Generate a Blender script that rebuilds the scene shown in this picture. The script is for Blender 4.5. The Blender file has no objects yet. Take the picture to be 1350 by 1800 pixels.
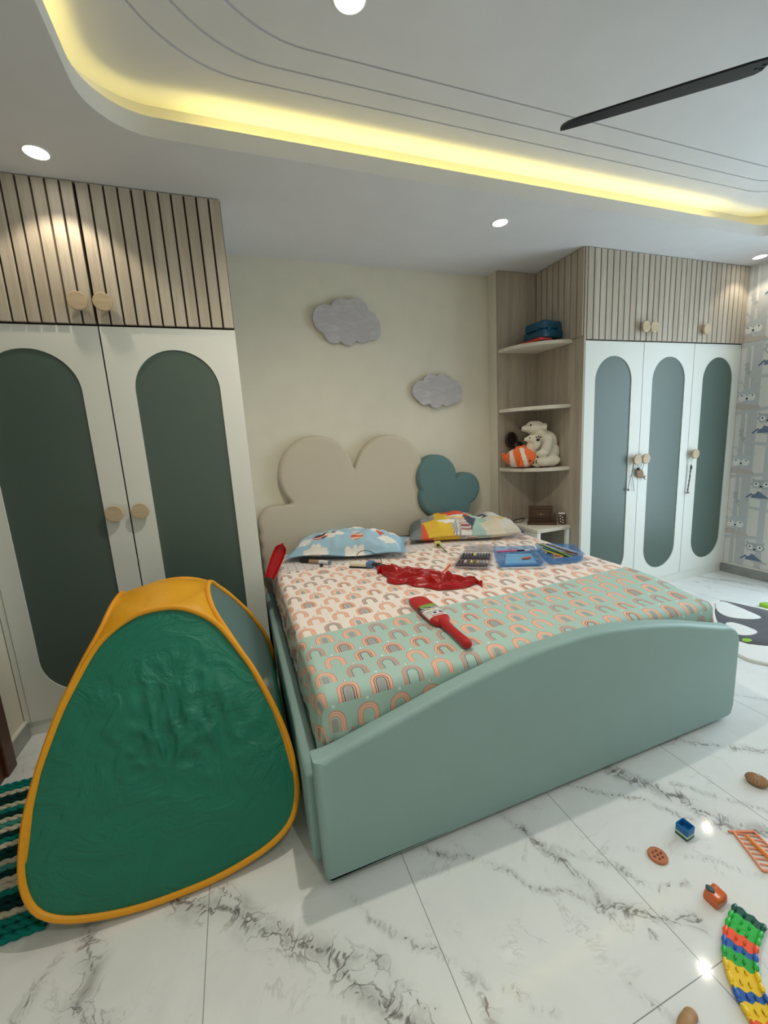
import bpy, bmesh, math, random
import numpy as np
from mathutils import Vector, Matrix, noise
PI = math.pi
R = math.radians
SC = bpy.context.scene
COL = SC.collection
random.seed(7)

# ------------------------------------------------------------------ camera
cam_d = bpy.data.cameras.new('camera')
cam_d.sensor_fit = 'VERTICAL'; cam_d.sensor_height = 36.0; cam_d.lens = 721.38 / 1800 * 36
cam_d.clip_start = 0.02
cam = bpy.data.objects.new('camera', cam_d); COL.objects.link(cam)
_r = Vector((0.93774649, -0.34228689, -0.05891698))
_d = Vector((-0.11452551, -0.14458572, -0.98284224))
_f = Vector((0.32789546, 0.92840436, -0.17478533))
_m = Matrix((_r, -_d, -_f)).transposed().to_4x4()
_m.translation = (0, 0, 1.45)
cam.matrix_world = _m
SC.camera = cam

# ------------------------------------------------------------------ world, exposure
SC.view_settings.view_transform = 'Standard'
SC.view_settings.look = 'None'
SC.view_settings.gamma = 1.0
SC.view_settings.use_curve_mapping = False
SC.view_settings.exposure = 0.33
W = bpy.data.worlds.new('sky'); SC.world = W; W.use_nodes = True
W.node_tree.nodes['Background'].inputs[0].default_value = (0.55, 0.75, 1.0, 1)
W.node_tree.nodes['Background'].inputs[1].default_value = 1.0

# ------------------------------------------------------------------ lights of the room
WARM = (1.0, 0.88, 0.68)
NEUTRAL = (1.0, 0.95, 0.88)
WHITE = (1.0, 0.93, 0.80)
COOL = (0.74, 0.90, 1.0)
YELLOW = (1.0, 0.83, 0.24)
P_DAY, P_SPOT, P_UP, P_COVE = 50.0, 9.0, 33.0, 2.0

def area(name, loc, rot, sx, sy, power, color, spread=PI):
    l = bpy.data.lights.new(name, 'AREA'); l.shape = 'RECTANGLE'; l.size = sx; l.size_y = sy
    l.energy = power; l.color = color; l.spread = spread
    o = bpy.data.objects.new(name, l); o.location = loc; o.rotation_euler = rot; COL.objects.link(o)
    return o
# daylight through the window in the right-hand wall (outside the frame), shining towards -x
area('daylight', (4.52, 1.14, 1.3), (0, R(90), 0), 2.1, 1.6, P_DAY, COOL)

def spot(name, loc, power, color, ang=100, blend=0.6, rad=0.03):
    l = bpy.data.lights.new(name, 'SPOT'); l.energy = power; l.color = color
    l.spot_size = R(ang); l.spot_blend = blend; l.shadow_soft_size = rad
    o = bpy.data.objects.new(name, l); o.location = loc; COL.objects.link(o)
    return o

# ------------------------------------------------------------------ helpers
def root_of(o):
    while o.parent: o = o.parent
    return o

def setp(o, label=None, cat=None, group=None, kind=None):
    if label: o['label'] = label
    if cat: o['category'] = cat
    if group: o['group'] = group
    if kind: o['kind'] = kind
    return o

def thing(name, label, cat, loc=(0, 0, 0), rotz=0, group=None):
    o = bpy.data.objects.new(name, None); COL.objects.link(o)
    o.empty_display_size = 0.1
    o.location = loc; o.rotation_euler = (0, 0, rotz)
    return setp(o, label, cat, group)

def finish(bm, smooth=True, angle=35, recalc=True):
    if recalc: bmesh.ops.recalc_face_normals(bm, faces=bm.faces)
    me = bpy.data.meshes.new('m'); bm.to_mesh(me); bm.free()
    if smooth and len(me.polygons):
        me.polygons.foreach_set('use_smooth', [True] * len(me.polygons))
        if angle < 180: me.set_sharp_from_angle(angle=R(angle))
    return me

def link(name, me, mats, parent=None, local=False):
    """link a mesh given in WORLD coordinates; it becomes a child of parent, or its own thing with the origin at its base"""
    me.name = name
    if not isinstance(mats, (list, tuple)): mats = [mats]
    for m in mats: me.materials.append(m)
    o = bpy.data.objects.new(name, me); COL.objects.link(o)
    if parent is not None:
        o.parent = parent
        if not local:
            r = root_of(parent)
            M = Matrix.LocRotScale(r.location, r.rotation_euler, r.scale)
            me.transform(M.inverted())
    elif not local:
        n = len(me.vertices)
        co = np.empty(n * 3, dtype=np.float32); me.vertices.foreach_get('co', co); co = co.reshape(-1, 3)
        lo, hi = co.min(0), co.max(0)
        c = Vector(((lo[0] + hi[0]) / 2, (lo[1] + hi[1]) / 2, lo[2]))
        me.transform(Matrix.Translation(-c)); o.location = c
    return o

def obj(name, bm, mats, parent=None, smooth=True, angle=35, recalc=True, local=False):
    return link(name, finish(bm, smooth, angle, recalc), mats, parent, local)

def struct(name, bm, mats, **k):
    me = finish(bm, k.get('smooth', False), k.get('angle', 35), k.get('recalc', True))
    me.name = name
    for m in (mats if isinstance(mats, (list, tuple)) else [mats]): me.materials.append(m)
    o = bpy.data.objects.new(name, me); COL.objects.link(o); o['kind'] = 'structure'
    return o

def box(bm, x0, x1, y0, y1, z0, z1, mi=0, bev=0, seg=2, M=None):
    r = bmesh.ops.create_cube(bm, size=1)
    vs = r['verts']
    for v in vs:
        v.co = Vector((x0 + (v.co.x + .5) * (x1 - x0), y0 + (v.co.y + .5) * (y1 - y0), z0 + (v.co.z + .5) * (z1 - z0)))
    fs = list({f for v in vs for f in v.link_faces})
    for f in fs: f.material_index = mi
    if bev:
        es = list({e for f in fs for e in f.edges})
        rr = bmesh.ops.bevel(bm, geom=es, offset=bev, segments=seg, affect='EDGES', profile=.5)
        vs = list({v for f in rr['faces'] for v in f.verts} | {v for v in vs if v.is_valid})
        for f in rr['faces']: f.material_index = mi
    if M is not None:
        for v in vs: v.co = M @ v.co
    return vs

def tube(bm, path, r, seg=8, closed=False, mi=0, caps=True):
    P = [Vector(p) for p in path]; n = len(P)
    rr = r if isinstance(r, (list, tuple)) else [r] * n
    rings = []; up = None
    for i in range(n):
        if closed: t = P[(i + 1) % n] - P[i - 1]
        else: t = P[min(i + 1, n - 1)] - P[max(i - 1, 0)]
        if t.length < 1e-9: t = Vector((0, 0, 1))
        t.normalize()
        if up is None:
            up = Vector((0, 0, 1)) if abs(t.z) < .9 else Vector((1, 0, 0))
        a = (up - t * up.dot(t))
        if a.length < 1e-6: a = t.orthogonal()
        a.normalize(); up = a; b = t.cross(a)
        rings.append([bm.verts.new(P[i] + (a * math.cos(2 * PI * k / seg) + b * math.sin(2 * PI * k / seg)) * rr[i]) for k in range(seg)])
    m = n if closed else n - 1
    for i in range(m):
        A, B = rings[i], rings[(i + 1) % n]
        for k in range(seg):
            f = bm.faces.new((A[k], A[(k + 1) % seg], B[(k + 1) % seg], B[k])); f.material_index = mi
    if caps and not closed:
        for rg in (rings[0][::-1], rings[-1]):
            f = bm.faces.new(rg); f.material_index = mi

def lathe(bm, prof, seg=32, M=None, mi=0):
    """prof: list of (radius, height) from bottom to top, about +z"""
    rings = []
    for r, z in prof:
        if r < 1e-6:
            rings.append([bm.verts.new((0, 0, z))])
        else:
            rings.append([bm.verts.new((r * math.cos(2 * PI * k / seg), r * math.sin(2 * PI * k / seg), z)) for k in range(seg)])
    for A, B in zip(rings[:-1], rings[1:]):
        for k in range(seg):
            k2 = (k + 1) % seg
            if len(A) == 1 and len(B) == 1: continue
            if len(A) == 1: f = bm.faces.new((A[0], B[k2], B[k]))
            elif len(B) == 1: f = bm.faces.new((A[k], A[k2], B[0]))
            else: f = bm.faces.new((A[k], A[k2], B[k2], B[k]))
            f.material_index = mi
    if len(rings[0]) > 1: bm.faces.new(rings[0][::-1]).material_index = mi
    if len(rings[-1]) > 1: bm.faces.new(rings[-1]).material_index = mi
    if M is not None:
        for rg in rings:
            for v in rg: v.co = M @ v.co

def loft(bm, loops, mi=0, close=True, cap0=False, cap1=False):
    rs = [[bm.verts.new(p) for p in L] for L in loops]
    n = len(rs[0])
    for A, B in zip(rs[:-1], rs[1:]):
        for k in range(n if close else n - 1):
            k2 = (k + 1) % n
            f = bm.faces.new((A[k], A[k2], B[k2], B[k])); f.material_index = mi
    if cap0: bm.faces.new(rs[0][::-1]).material_index = mi
    if cap1: bm.faces.new(rs[-1]).material_index = mi
    return rs

def fill_hole(bm, outer, inner, mi=0):
    """flat face between an outer loop and an inner loop (lists of BMVerts)"""
    es = []
    for L in (outer, inner):
        for i in range(len(L)):
            e = bm.edges.get((L[i], L[(i + 1) % len(L)]))
            if e is None: e = bm.edges.new((L[i], L[(i + 1) % len(L)]))
            es.append(e)
    r = bmesh.ops.triangle_fill(bm, edges=es, use_beauty=True)
    for g in r['geom']:
        if isinstance(g, bmesh.types.BMFace): g.material_index = mi

def prism(bm, pts, f, d0, d1, mi=0, bev=0, seg=2):
    """extrude the 2D outline; f(u, v, d) gives the 3D point"""
    A = [bm.verts.new(f(u, v, d0)) for u, v in pts]
    B = [bm.verts.new(f(u, v, d1)) for u, v in pts]
    n = len(pts); fs = [bm.faces.new(A[::-1]), bm.faces.new(B)]
    for k in range(n): fs.append(bm.faces.new((A[k], A[(k + 1) % n], B[(k + 1) % n], B[k])))
    for q in fs: q.material_index = mi
    if bev:
        es = list(fs[0].edges) + list(fs[1].edges)
        rr = bmesh.ops.bevel(bm, geom=es, offset=bev, segments=seg, affect='EDGES', profile=.5)
        for q in rr['faces']: q.material_index = mi
    return fs

XZ = lambda u, v, d: Vector((u, d, v))
XY = lambda u, v, d: Vector((u, v, d))
YZ = lambda u, v, d: Vector((d, u, v))

def rrect(x0, x1, y0, y1, r, n=12):
    o = []
    for cx, cy, a0 in ((x1 - r, y1 - r, 0), (x0 + r, y1 - r, 90), (x0 + r, y0 + r, 180), (x1 - r, y0 + r, 270)):
        for k in range(n + 1):
            a = R(a0 + 90 * k / n); o.append((cx + r * math.cos(a), cy + r * math.sin(a)))
    return o

def circles_outline(cs, n=140, ctr=None):
    """outline of a union of circles, seen from a point inside (star-shaped)"""
    if ctr is None: ctr = (sum(c[0] for c in cs) / len(cs), sum(c[1] for c in cs) / len(cs))
    out = []
    for k in range(n):
        a = 2 * PI * k / n; dx, dy = math.cos(a), math.sin(a); best = 0
        for cx, cy, r in cs:
            ex, ey = cx - ctr[0], cy - ctr[1]
            b = ex * dx + ey * dy; q = b * b - (ex * ex + ey * ey - r * r)
            if q >= 0: best = max(best, b + math.sqrt(q))
        out.append((ctr[0] + dx * best, ctr[1] + dy * best))
    return out

def spline(pts, n, closed=False):
    """Catmull-Rom through points (any dimension), n samples evenly spread by length"""
    P = np.array(pts, float); m = len(P); o = []
    segs = m if closed else m - 1
    for i in range(segs):
        p0 = P[(i - 1) % m] if closed else P[max(i - 1, 0)]
        p1 = P[i]; p2 = P[(i + 1) % m]
        p3 = P[(i + 2) % m] if closed else P[min(i + 2, m - 1)]
        for t in np.linspace(0, 1, 12, endpoint=False):
            o.append(.5 * (2 * p1 + (p2 - p0) * t + (2 * p0 - 5 * p1 + 4 * p2 - p3) * t * t + (3 * p1 - p0 - 3 * p2 + p3) * t ** 3))
    if closed: o.append(o[0])
    else: o.append(P[-1])
    o = np.array(o); d = np.r_[0, np.cumsum(np.linalg.norm(np.diff(o, axis=0), axis=1))]
    s = np.linspace(0, d[-1], n, endpoint=not closed)
    return [tuple(np.interp(q, d, o[:, k]) for k in range(P.shape[1])) for q in s]

def blob(parts, voxel=.006, smooth=6):
    """one continuous skin around overlapping ellipsoids: (center, radii[, euler degrees])"""
    bm = bmesh.new()
    for p in parts:
        c, r = p[0], p[1]
        M = Matrix.Translation(c)
        if len(p) > 2:
            from mathutils import Euler
            M = M @ Euler([R(a) for a in p[2]]).to_matrix().to_4x4()
        M = M @ Matrix.Diagonal((r[0], r[1], r[2], 1))
        bmesh.ops.create_icosphere(bm, subdivisions=3, radius=1, matrix=M)
    me = bpy.data.meshes.new('tmp'); bm.to_mesh(me); bm.free()
    o = bpy.data.objects.new('tmp', me); COL.objects.link(o)
    m = o.modifiers.new('r', 'REMESH'); m.mode = 'VOXEL'; m.voxel_size = voxel
    s = o.modifiers.new('s', 'SMOOTH'); s.iterations = smooth; s.factor = .5
    dg = bpy.context.evaluated_depsgraph_get()
    out = bpy.data.meshes.new_from_object(o.evaluated_get(dg))
    bpy.data.objects.remove(o); bpy.data.meshes.remove(me)
    out.polygons.foreach_set('use_smooth', [True] * len(out.polygons))
    return out

def paint(me, fn, name='paint'):
    """per-vertex print colour, fn(co) -> (r, g, b) linear"""
    a = me.color_attributes.new(name, 'FLOAT_COLOR', 'POINT')
    for i, v in enumerate(me.vertices):
        c = fn(v.co); a.data[i].color = (c[0], c[1], c[2], 1)

def s2l(r, g, b):
    f = lambda c: c / 12.92 if c <= .04045 else ((c + .055) / 1.055) ** 2.4
    return (f(r / 255), f(g / 255), f(b / 255))

# ------------------------------------------------------------------ materials
class Nd:
    """tiny expression builder over a node tree"""
    def __init__(s, t, sock): s.t, s.s = t, sock
    def op(s, o, b=None, c=None):
        n = s.t.nodes.new('ShaderNodeMath'); n.operation = o
        for i, v in enumerate((s, b, c)):
            if v is None: continue
            if isinstance(v, Nd): s.t.links.new(v.s, n.inputs[i])
            else: n.inputs[i].default_value = v
        return Nd(s.t, n.outputs[0])
    def __add__(s, b): return s.op('ADD', b)
    def __sub__(s, b): return s.op('SUBTRACT', b)
    def __mul__(s, b): return s.op('MULTIPLY', b)
    def __truediv__(s, b): return s.op('DIVIDE', b)
    def floor(s): return s.op('FLOOR')
    def fract(s): return s.op('FRACT')
    def abs(s): return s.op('ABSOLUTE')
    def max(s, b): return s.op('MAXIMUM', b)
    def min(s, b): return s.op('MINIMUM', b)
    def lt(s, b): return s.op('LESS_THAN', b)
    def gt(s, b): return s.op('GREATER_THAN', b)
    def sqrt(s): return s.op('SQRT')
    def band(s, a, b): return s.gt(a) * s.lt(b)
    def smooth(s, a, b):
        n = s.t.nodes.new('ShaderNodeMapRange'); n.interpolation_type = 'SMOOTHSTEP'
        s.t.links.new(s.s, n.inputs[0]); n.inputs[1].default_value = a; n.inputs[2].default_value = b
        return Nd(s.t, n.outputs[0])

def newmat(name):
    m = bpy.data.materials.new(name); m.use_nodes = True
    t = m.node_tree; return m, t, t.nodes['Principled BSDF']

def mixc(t, fac, a, b):
    n = t.nodes.new('ShaderNodeMix'); n.data_type = 'RGBA'
    for sock, v in ((n.inputs[0], fac), (n.inputs[6], a), (n.inputs[7], b)):
        if isinstance(v, Nd): t.links.new(v.s, sock)
        elif hasattr(v, 'links'): t.links.new(v, sock)
        elif isinstance(v, (int, float)): sock.default_value = v
        else: sock.default_value = (*v[:3], 1)
    return n.outputs[2]

def tex(t, kind, vec=None, **k):
    n = t.nodes.new('ShaderNodeTex' + kind)
    if vec is not None: t.links.new(vec, n.inputs['Vector'])
    for a, v in k.items():
        if a in n.inputs: n.inputs[a].default_value = v
        else: setattr(n, a, v)
    return n

def coords(t, kind='Object', scale=None, rot=None):
    c = t.nodes.new('ShaderNodeTexCoord'); v = c.outputs[kind]
    if scale or rot:
        m = t.nodes.new('ShaderNodeMapping'); t.links.new(v, m.inputs[0])
        if scale: m.inputs['Scale'].default_value = scale
        if rot: m.inputs['Rotation'].default_value = [R(a) for a in rot]
        v = m.outputs[0]
    return v

def bump(t, p, h, strength=.3, dist=.002):
    b = t.nodes.new('ShaderNodeBump'); b.inputs['Strength'].default_value = strength; b.inputs['Distance'].default_value = dist
    t.links.new(h.s if isinstance(h, Nd) else h, b.inputs['Height']); t.links.new(b.outputs[0], p.inputs['Normal'])

_cache = {}
def plain(name, col, rough=.5, spec=.5, grain=0, gscale=200, var=0, metal=0, trans=0, sheen=0, coat=0):
    if name in _cache: return _cache[name]
    m, t, p = newmat(name)
    col = s2l(*col)
    p.inputs['Base Color'].default_value = (*col, 1)
    p.inputs['Roughness'].default_value = rough
    p.inputs['Specular IOR Level'].default_value = spec
    p.inputs['Metallic'].default_value = metal
    p.inputs['Transmission Weight'].default_value = trans
    p.inputs['Sheen Weight'].default_value = sheen
    p.inputs['Coat Weight'].default_value = coat
    if grain or var:
        v = coords(t)
        if var:
            n = tex(t, 'Noise', v, Scale=6.0, Detail=4.0)
            lo = [c * (1 - var) for c in col]; hi = [min(1, c * (1 + var)) for c in col]
            t.links.new(mixc(t, Nd(t, n.outputs[0]).smooth(.3, .7), lo, hi), p.inputs['Base Color'])
        if grain:
            n2 = tex(t, 'Noise', v, Scale=gscale, Detail=2.0)
            bump(t, p, n2.outputs[0], grain, .001)
    _cache[name] = m
    return m

def emit(name, col, strength):
    m, t, p = newmat(name)
    p.inputs['Base Color'].default_value = (.8, .8, .8, 1)
    p.inputs['Emission Color'].default_value = (*col, 1); p.inputs['Emission Strength'].default_value = strength
    return m

def wood(name, c0, c1, c2, axis='z', scale=1.0, rough=.55):
    """straight-grained laminate: long streaks along one axis"""
    m, t, p = newmat(name)
    s = {'z': (14, 14, .7), 'x': (.7, 14, 14), 'y': (14, .7, 14)}[axis]
    v = coords(t, 'Object', [q * scale for q in s])
    n1 = tex(t, 'Noise', v, Scale=1.0, Detail=6.0, Roughness=.6, Distortion=.6)
    v2 = coords(t, 'Object', [q * scale * 5 for q in s])
    n2 = tex(t, 'Noise', v2, Scale=1.6, Detail=3.0, Roughness=.6)
    a = mixc(t, Nd(t, n1.outputs[0]).smooth(.3, .7), s2l(*c0), s2l(*c1))
    b = mixc(t, Nd(t, n2.outputs[0]).smooth(.5, .75) * .55, a, s2l(*c2))
    t.links.new(b, p.inputs['Base Color']); p.inputs['Roughness'].default_value = rough
    bump(t, p, n2.outputs[0], .12, .001)
    return m

def painted(name, rough=.8, attr='paint', sheen=0):
    m, t, p = newmat(name)
    a = t.nodes.new('ShaderNodeVertexColor'); a.layer_name = attr
    t.links.new(a.outputs[0], p.inputs['Base Color']); p.inputs['Roughness'].default_value = rough
    p.inputs['Sheen Weight'].default_value = sheen
    return m

M_white_ceiling = plain('ceiling_paint', (217, 216, 215), .9, .2, var=.015)
M_wall = plain('cream_wall_paint', (219, 213, 195), .9, .2, grain=.1, gscale=120, var=.02)
M_lam_white = plain('white_laminate', (226, 228, 220), .45, .4)
M_inset = plain('grey_green_laminate', (82, 99, 90), .42, .5)
M_body = plain('carcass_white', (205, 205, 196), .6, .3)
M_dark_gap = plain('dark_gap', (40, 36, 32), .9, .1)
M_wood = wood('ash_laminate', (176, 164, 146), (194, 184, 168), (146, 132, 114))
M_groove_shade = plain('groove_shade_backing', (86, 74, 62), .8, .2)  # board behind the slats, its dark colour paints the depth shade of the grooves
M_wood_side = wood('ash_laminate_panel', (166, 154, 138), (186, 175, 158), (138, 125, 108))
M_knob = wood('beech_knob', (188, 168, 136), (202, 184, 152), (164, 142, 110), 'x', 2)
M_shelf = wood('pale_shelf_laminate', (214, 206, 190), (226, 219, 205), (196, 186, 168), 'x')
M_skirt = plain('grey_marble_skirting', (150, 152, 148), .3, .5, var=.12)
M_skirt_top = plain('skirting_top', (226, 226, 216), .4, .5)
M_teal = plain('sage_leatherette', (150, 180, 177), .5, .35, grain=.12, gscale=300, var=.015)
M_teal_d = plain('petrol_leatherette', (92, 124, 124), .55, .35, grain=.12, gscale=300)
M_beige = plain('beige_leatherette', (196, 186, 166), .6, .3, grain=.12, gscale=300)
M_black = plain('black_plastic', (22, 22, 24), .35)
M_white_pl = plain('white_plastic', (232, 232, 228), .35)
M_red_pl = plain('red_plastic', (188, 22, 28), .3, .5)

# measured outlines (metres): floor veins, cloth, clouds, headboard
VEINS=[
 (0.035,1,[(-0.396, 1.326), (-0.29, 1.265), (-0.184, 1.204), (-0.118, 1.135), (-0.038, 1.07), (0.06, 0.995), (0.119, 0.926), (0.166, 0.861), (0.209, 0.801), (0.251, 0.75), (0.282, 0.685)]),
 (0.02,0.7,[(-0.207, 1.301), (-0.185, 1.259), (-0.133, 1.2), (-0.019, 1.086), (0.067, 0.989), (0.122, 0.938)]),
 (0.022,0.9,[(0.075, 0.989), (0.158, 0.945), (0.212, 0.902), (0.236, 0.852), (0.227, 0.806), (0.28, 0.744), (0.317, 0.692)]),
 (0.03,0.9,[(-0.597, 1.324), (-0.556, 1.201), (-0.554, 1.146), (-0.564, 1.113), (-0.506, 1.043), (-0.473, 0.987)]),
 (0.008,0.6,[(0.201, 1.098), (0.232, 1.015), (0.279, 0.94), (0.348, 0.889)]),
 (0.016,1,[(0.818, 1.134), (0.854, 1.053), (0.865, 0.966), (0.889, 0.913), (0.902, 0.834), (0.919, 0.775), (0.965, 0.719), (1.046, 0.685), (1.125, 0.62)]),
 (0.008,0.7,[(0.856, 1.04), (0.882, 0.985), (0.929, 0.932), (0.99, 0.896), (1.037, 0.851), (1.071, 0.785), (1.1, 0.742), (1.195, 0.706)]),
 (0.008,0.8,[(0.482, 1.136), (0.531, 1.083), (0.592, 1.059), (0.672, 1.011), (0.702, 0.959), (0.755, 0.889), (0.855, 0.831), (0.89, 0.778), (0.914, 0.732), (0.985, 0.699), (0.982, 0.653)]),
 (0.007,0.7,[(0.906, 0.763), (0.902, 0.711), (0.933, 0.683)]),
 (0.03,1,[(1.364, 1.139), (1.399, 1.062), (1.449, 0.995), (1.486, 0.932), (1.498, 0.86), (1.528, 0.794), (1.616, 0.717), (1.678, 0.637)]),
 (0.009,0.8,[(1.135, 1.147), (1.21, 1.078), (1.32, 1.01), (1.384, 0.935), (1.434, 0.857), (1.539, 0.766)]),
 (0.01,0.6,[(1.524, 0.992), (1.575, 0.94), (1.626, 0.872), (1.721, 0.771), (1.771, 0.712)]),
 (0.007,0.6,[(0.299, 0.944), (0.347, 0.895), (0.393, 0.862), (0.417, 0.825), (0.451, 0.779), (0.446, 0.732), (0.452, 0.69)]),
 (0.008,0.5,[(0.254, 0.833), (0.289, 0.784), (0.329, 0.74)]),
 (0.03,0.6,[(0.227, 0.806), (0.26, 0.769), (0.267, 0.733)]),
 (0.02,0.5,[(0.451, 0.779), (0.459, 0.736), (0.452, 0.68)]),
 (0.008,0.5,[(0.508, 0.71), (0.554, 0.671), (0.604, 0.629)]),
 (0.006,0.6,[(0.812, 0.608), (0.839, 0.553), (0.861, 0.526), (0.854, 0.508), (0.843, 0.481)]),
 (0.004,0.6,[(1.136, 0.86), (1.183, 0.825)]),
 (0.006,0.5,[(1.275, 0.786), (1.339, 0.749), (1.367, 0.698), (1.446, 0.628), (1.491, 0.578)]),
 (0.02,0.8,[(1.686, 1.191), (1.793, 1.134), (1.886, 1.061), (2.051, 0.943), (2.169, 0.845)]),
 (0.012,0.5,[(2.351, 1.25), (2.384, 1.234), (2.443, 1.165), (2.53, 1.074)]),
 (0.025,0.7,[(3.948, 2.614), (3.988, 2.514), (4.016, 2.407), (4.106, 2.286), (4.143, 2.149), (4.191, 2.058), (4.261, 1.899)]),
 (0.012,0.5,[(3.743, 2.473), (3.947, 2.359), (3.991, 2.201), (4.041, 2.02)]),
 (0.015,0.5,[(-1.239, 2.316), (-1.144, 2.248), (-1.067, 2.221)]),
 (0.02,0.5,[(-0.717, 1.139), (-0.691, 1.202), (-0.656, 1.256)]),
]
CL_B= [(0.734, 2.269), (0.801, 2.279), (0.871, 2.241), (0.93, 2.153), (0.999, 2.082), (1.052, 2.011), (1.09, 1.942), (1.132, 1.894), (1.171, 1.853), (1.163, 1.794)]
CL_F= [(0.755, 2.329), (0.756, 2.247), (0.768, 2.183), (0.741, 2.126), (0.744, 2.089), (0.777, 2.045), (0.828, 2.033), (0.847, 1.973), (0.894, 1.93), (0.917, 1.889), (0.94, 1.858), (0.977, 1.855), (1.034, 1.837), (1.099, 1.84), (1.168, 1.859), (1.225, 1.887)]
C1= [(0.743, 2.327, 0.099), (0.869, 2.385, 0.089), (0.973, 2.386, 0.094), (1.049, 2.291, 0.105), (0.792, 2.242, 0.079), (0.895, 2.219, 0.069), (0.996, 2.237, 0.065), (1.087, 2.259, 0.069), (0.893, 2.301, 0.12)]
C2= [(1.476, 1.813, 0.079), (1.564, 1.866, 0.074), (1.671, 1.867, 0.077), (1.766, 1.806, 0.083), (1.503, 1.77, 0.067), (1.603, 1.74, 0.066), (1.7, 1.752, 0.063), (1.769, 1.776, 0.07), (1.619, 1.804, 0.093)]
HB= [(0.235, 0.889, 0.126), (0.573, 1.221, 0.284), (1.16, 1.193, 0.289)]
HT= [(1.555, 1.113, 0.186), (1.832, 0.993, 0.137), (1.563, 0.958, 0.186)]
# ================================================================== THE SETTING
XL, XR, YB, YF = -1.20, 4.33, 3.13, -2.2
ZS, ZL, ZC = 2.716, 2.79, 2.88       # soffit, top of the cove lip, raised ceiling
CX0, CX1, CY0, CY1 = -.377, 3.87, -.95, 2.10

# ---- marble floor
def make_floor():
    xs = np.linspace(XL - .02, XR + .02, 470)
    ys = np.concatenate([np.linspace(YF, .3, 14)[:-1], np.arange(.3, 1.6, .0105), np.arange(1.6, 3.16, .03)])
    X, Y = np.meshgrid(xs, ys); nx, ny = len(xs), len(ys)
    P = np.stack([X.ravel(), Y.ravel()], 1)
    def wob(P, a, f, s):
        return a * (np.sin(f * P[:, 0] + 1.3 * s + 2 * np.sin(f * .7 * P[:, 1] + s)) + .6 * np.sin(2.1 * f * P[:, 1] + s * 2.1 + 1.5 * np.sin(1.7 * f * P[:, 0])))
    Q = P + np.stack([wob(P, .006, 31, 1) + wob(P, .003, 83, 3), wob(P, .006, 29, 2) + wob(P, .003, 77, 4)], 1)
    wide = np.zeros(len(P)); line = np.full(len(P), 9.0)
    for w, s, pl in VEINS:
        d = np.full(len(P), 9.0)
        for a, b in zip(pl[:-1], pl[1:]):
            a = np.array(a); b = np.array(b); ab = b - a
            t = np.clip(((Q - a) @ ab) / (ab @ ab), 0, 1)
            d = np.minimum(d, np.linalg.norm(Q - a - t[:, None] * ab, axis=1))
        wide = np.maximum(wide, s * np.exp(-(d / (w * 1.0)) ** 2))
        line = np.minimum(line, d / (.15 * w + .0028) / max(s, .3))
    me = bpy.data.meshes.new('floor')
    idx = np.arange(nx * ny).reshape(ny, nx)
    F = np.stack([idx[:-1, :-1], idx[:-1, 1:], idx[1:, 1:], idx[1:, :-1]], -1).reshape(-1, 4)
    me.from_pydata(np.c_[P, np.zeros(len(P))].tolist(), [], F.tolist())
    for n, v in (('vein_wide', wide), ('vein_line', line)):
        a = me.attributes.new(n, 'FLOAT', 'POINT'); a.data.foreach_set('value', v.astype(np.float32))
    m, t, p = newmat('white_marble_tile')
    def at(n):
        a = t.nodes.new('ShaderNodeAttribute'); a.attribute_name = n; return Nd(t, a.outputs['Fac'])
    v = coords(t)
    n1 = Nd(t, tex(t, 'Noise', v, Scale=11.0, Detail=6.0, Roughness=.52, Distortion=1.0).outputs[0])
    n2 = Nd(t, tex(t, 'Noise', v, Scale=7.0, Detail=5.0).outputs[0])
    n3 = Nd(t, tex(t, 'Noise', v, Scale=30.0, Detail=5.0).outputs[0])
    n4 = Nd(t, tex(t, 'Noise', v, Scale=2.2, Detail=7.0, Roughness=.65, Distortion=1.2).outputs[0])
    ridge = (n1 - .5).abs().smooth(.032, .0)
    blotch = n1.smooth(.5, .64)
    w = at('vein_wide'); l = at('vein_line')
    f1 = w * (ridge * .85 + n1.smooth(.46, .68) * .42 + .07) * n2.smooth(.24, .46)
    f2 = (l + (n3 - .5) * 1.3).smooth(1.25, .1) * (n2.smooth(.3, .6) * .65 + .33)
    faint = (n4 - .5).abs().smooth(.014, .0) * n2.smooth(.5, .68) * .22
    fac = (f1.max(f2).max(faint) * 1.15).min(1.0) * .92
    vc = mixc(t, n2.smooth(.4, .65), s2l(88, 86, 86), s2l(126, 116, 106))
    base = mixc(t, n4.smooth(.35, .7), s2l(236, 239, 238), s2l(229, 232, 231))
    base = mixc(t, w * .16, base, s2l(170, 172, 170))
    c = mixc(t, fac, base, vc)
    sx = t.nodes.new('ShaderNodeSeparateXYZ'); t.links.new(v, sx.inputs[0])
    gx, gy = Nd(t, sx.outputs[0]), Nd(t, sx.outputs[1])
    lx = (((gx + .242) / .638 + .5).fract() - .5).abs() * .638
    ly = (((gy - .545) / 1.276 + .5).fract() - .5).abs() * 1.276
    g = lx.min(ly).lt(.0013)
    c = mixc(t, g * .8, c, s2l(120, 120, 116))
    t.links.new(c, p.inputs['Base Color'])
    p.inputs['Roughness'].default_value = .075; p.inputs['Specular IOR Level'].default_value = .5
    me.materials.append(m)
    o = bpy.data.objects.new('floor', me); COL.objects.link(o); o['kind'] = 'structure'
make_floor()

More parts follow.
